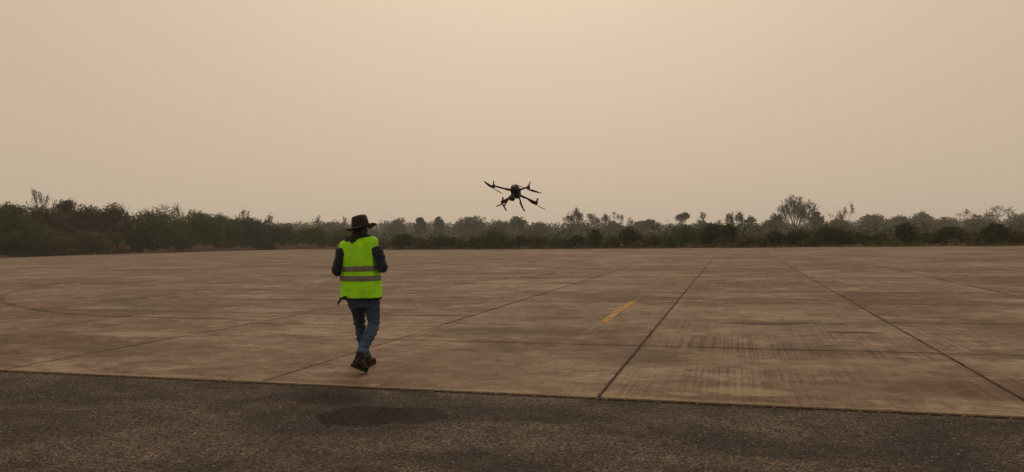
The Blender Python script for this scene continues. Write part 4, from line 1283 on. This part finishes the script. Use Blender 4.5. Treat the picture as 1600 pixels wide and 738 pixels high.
def sup_ball(hx, hy, hz, e, c=(0, 0, 0), k=28, m=16):
    V, F = [], []
    pw = lambda v: math.copysign(abs(v) ** (2 / e), v)
    for i in range(m + 1):
        ph = math.pi * i / m - math.pi / 2
        for j in range(k):
            th = 2 * math.pi * j / k
            V.append((c[0] + hx * pw(math.cos(ph)) * pw(math.cos(th)), c[1] + hy * pw(math.cos(ph)) * pw(math.sin(th)), c[2] + hz * pw(math.sin(ph))))
    for i in range(m):
        for j in range(k): F.append((i * k + j, i * k + (j + 1) % k, (i + 1) * k + (j + 1) % k, (i + 1) * k + j))
    return V, F
def dpart(name, vf, mat, parent=drone, smooth=True): return link(name, py_mesh(name, vf[0], vf[1], smooth), mat, parent)
hull = dpart('body', sup_ball(.075, .185, .088, 2.8, (0, .0, .055)), M_DR)
dpart('battery_cover', sup_ball(.060, .120, .055, 3.5, (0, .03, .105)), M_DR, hull)
dpart('front_sensor', sup_ball(.040, .012, .022, 3.0, (0, -.180, .055)), M_LENS, hull)
S2 = 0.3165
def prop_angle(dx, dy):
    a = np.array([[ex.dot(cam_right), ey.dot(cam_right)], [ex.dot(cam_up), ey.dot(cam_up)]])
    s = np.linalg.solve(a, [dx, -dy]); return math.atan2(s[1], s[0])
def blade(ang, hub, rad, hand_):
    V, F = [], []
    c_, s_ = math.cos(ang), math.sin(ang)
    st = [(.012, .010, .40), (.04, .016, .42), (.08, .026, .34), (.14, .024, .24), (.20, .019, .17), (.245, .013, .12), (rad, .004, .10)]
    for r, ch, tw in st:
        for t_ in (-1, 0, 1):
            for up_ in (1, -1):
                y = t_ * ch; z = t_ * ch * math.sin(tw) * hand_ + up_ * (.0022 if t_ == 0 else .0006) + .012 * (r / rad) ** 2
                V.append((hub[0] + r * c_ - y * s_, hub[1] + r * s_ + y * c_, hub[2] + z))
    for i in range(len(st) - 1):
        a, b = i * 6, (i + 1) * 6
        for x, y in ((0, 2), (2, 4), (4, 5), (5, 3), (3, 1), (1, 0)): F.append((a + x, a + y, b + y, b + x))
    F.append((0, 1, 3, 5, 4, 2)); o = len(V) - 6; F.append((o, o + 2, o + 4, o + 5, o + 3, o + 1))
    return V, F
for nm, sx, sy, pd in (('A', -1, -1, (355, 220)), ('B', 1, -1, (365, 115)), ('C', -1, 1, (-95, 50)), ('D', 1, 1, (230, 125))):
    mx_, my_ = sx * S2, sy * S2
    arm = dpart('arm', solid_tube([(sx * .045, sy * .10, .035, .022, .022), (sx * .10, sy * .14, .030, .020, .020), (sx * .16, sy * .185, .022, .0165, .0165), (mx_ * .95, my_ * .97, .006, .0155, .0155)], 12, 3), M_CARB)
    dpart('hinge', solid_tube([(sx * .105, sy * .143, .026, .022, .022), (sx * .135, sy * .166, .022, .021, .021)], 12, 1), M_DR, arm)
    mo = dpart('motor', solid_tube([(mx_, my_, -.034, .014, .014), (mx_, my_, -.026, .028, .028), (mx_, my_, .000, .029, .029), (mx_, my_, .020, .026, .026), (mx_, my_, .030, .018, .018)], 14, 2), M_DR)
    lean = .016 * sx
    if sy < 0: st = [(mx_, my_, .02, .016, .016), (mx_ + lean * .5, my_, .06, .011, .011), (mx_ + lean, my_, .105, .007, .007), (mx_ + lean * 1.05, my_, .112, .004, .004)]
    else: st = [(mx_, my_, .02, .020, .020), (mx_ + lean * .4, my_, .05, .015, .015), (mx_ + lean * .7, my_, .072, .018, .018), (mx_ + lean * .8, my_, .085, .010, .010)]
    dpart('antenna', solid_tube(st, 10, 2), M_DR, mo)
    hub = (mx_, my_, -.038)
    pr = dpart('propeller', solid_tube([(hub[0], hub[1], -.048, .010, .010), (hub[0], hub[1], -.044, .016, .016), (hub[0], hub[1], -.034, .016, .016), (hub[0], hub[1], -.031, .010, .010)], 10, 1), M_DR)
    a0 = prop_angle(*pd)
    for q_ in (0, math.pi): dpart('blade', blade(a0 + q_, hub, .266, -1 if sx * sy < 0 else 1), M_CARB, pr, False)
for sx in (-1, 1):
    lg = dpart('landing_leg', solid_tube([(sx * .055, -.01, .0, .020, .020), (sx * .085, -.01, -.06, .015, .015), (sx * .135, -.012, -.165, .0125, .0125), (sx * .168, -.015, -.238, .012, .012)], 12, 3, ref=(0, 1, 0)), M_CARB)
    dpart('skid', solid_tube([(sx * .17, -.185, -.238, .008, .008), (sx * .17, -.175, -.242, .0125, .0125), (sx * .17, .14, -.242, .0125, .0125), (sx * .17, .15, -.240, .008, .008)], 10, 2, ref=(1, 0, 0)), M_CARB, lg)
    dpart('joint', sup_ball(.018, .026, .018, 2.6, (sx * .168, -.015, -.236), 12, 8), M_DR, lg)
gim = dpart('gimbal_camera', sup_ball(.052, .050, .042, 3.0, (-.005, -.13, -.135)), M_GIM)
dpart('mount', solid_tube([(0, -.10, -.02, .030, .030), (0, -.11, -.06, .026, .026), (-.002, -.12, -.10, .020, .020)], 12, 2), M_DR, gim)
dpart('yoke', solid_tube([(-.062, -.12, -.09, .010, .014), (-.066, -.128, -.135, .010, .016), (-.058, -.13, -.16, .008, .010)], 10, 2), M_DR, gim)
dpart('lens', solid_tube([(-.005, -.165, -.135, .030, .030), (-.005, -.187, -.137, .030, .030), (-.005, -.190, -.137, .024, .024)], 16, 1), M_LENS, gim)
dpart('laser_window', solid_tube([(.030, -.168, -.118, .012, .012), (.030, -.182, -.118, .012, .012)], 12, 1), M_LENS, gim)

# ------------------------------------------------------------------ smoky air
hb = GR + 6.0
hz0, hz1 = -1.1, 27.0
hv = [(x, y, z) for z in (hz0, hz1) for x, y in ((-hb, -hb), (hb, -hb), (hb, hb), (-hb, hb))]
hf = [(0, 3, 2, 1), (4, 5, 6, 7), (0, 1, 5, 4), (1, 2, 6, 5), (2, 3, 7, 6), (3, 0, 4, 7)]
hm = bpy.data.materials.new('smoke_haze')
hm.use_nodes = True
hn, hl = hm.node_tree.nodes, hm.node_tree.links
hn.clear()
ho = hn.new('ShaderNodeOutputMaterial')
pvn = hn.new('ShaderNodeVolumePrincipled')
pvn.inputs['Color'].default_value = (0.90, 0.92, 0.94, 1)
pvn.inputs['Density'].default_value = 0.00042
pvn.inputs['Anisotropy'].default_value = 0.25
hl.new(pvn.outputs[0], ho.inputs['Volume'])
haze = link('haze', py_mesh('haze', hv, hf), hm)
tag(haze, 'thin tan smoke haze hanging over the whole field', 'haze', kind='stuff')
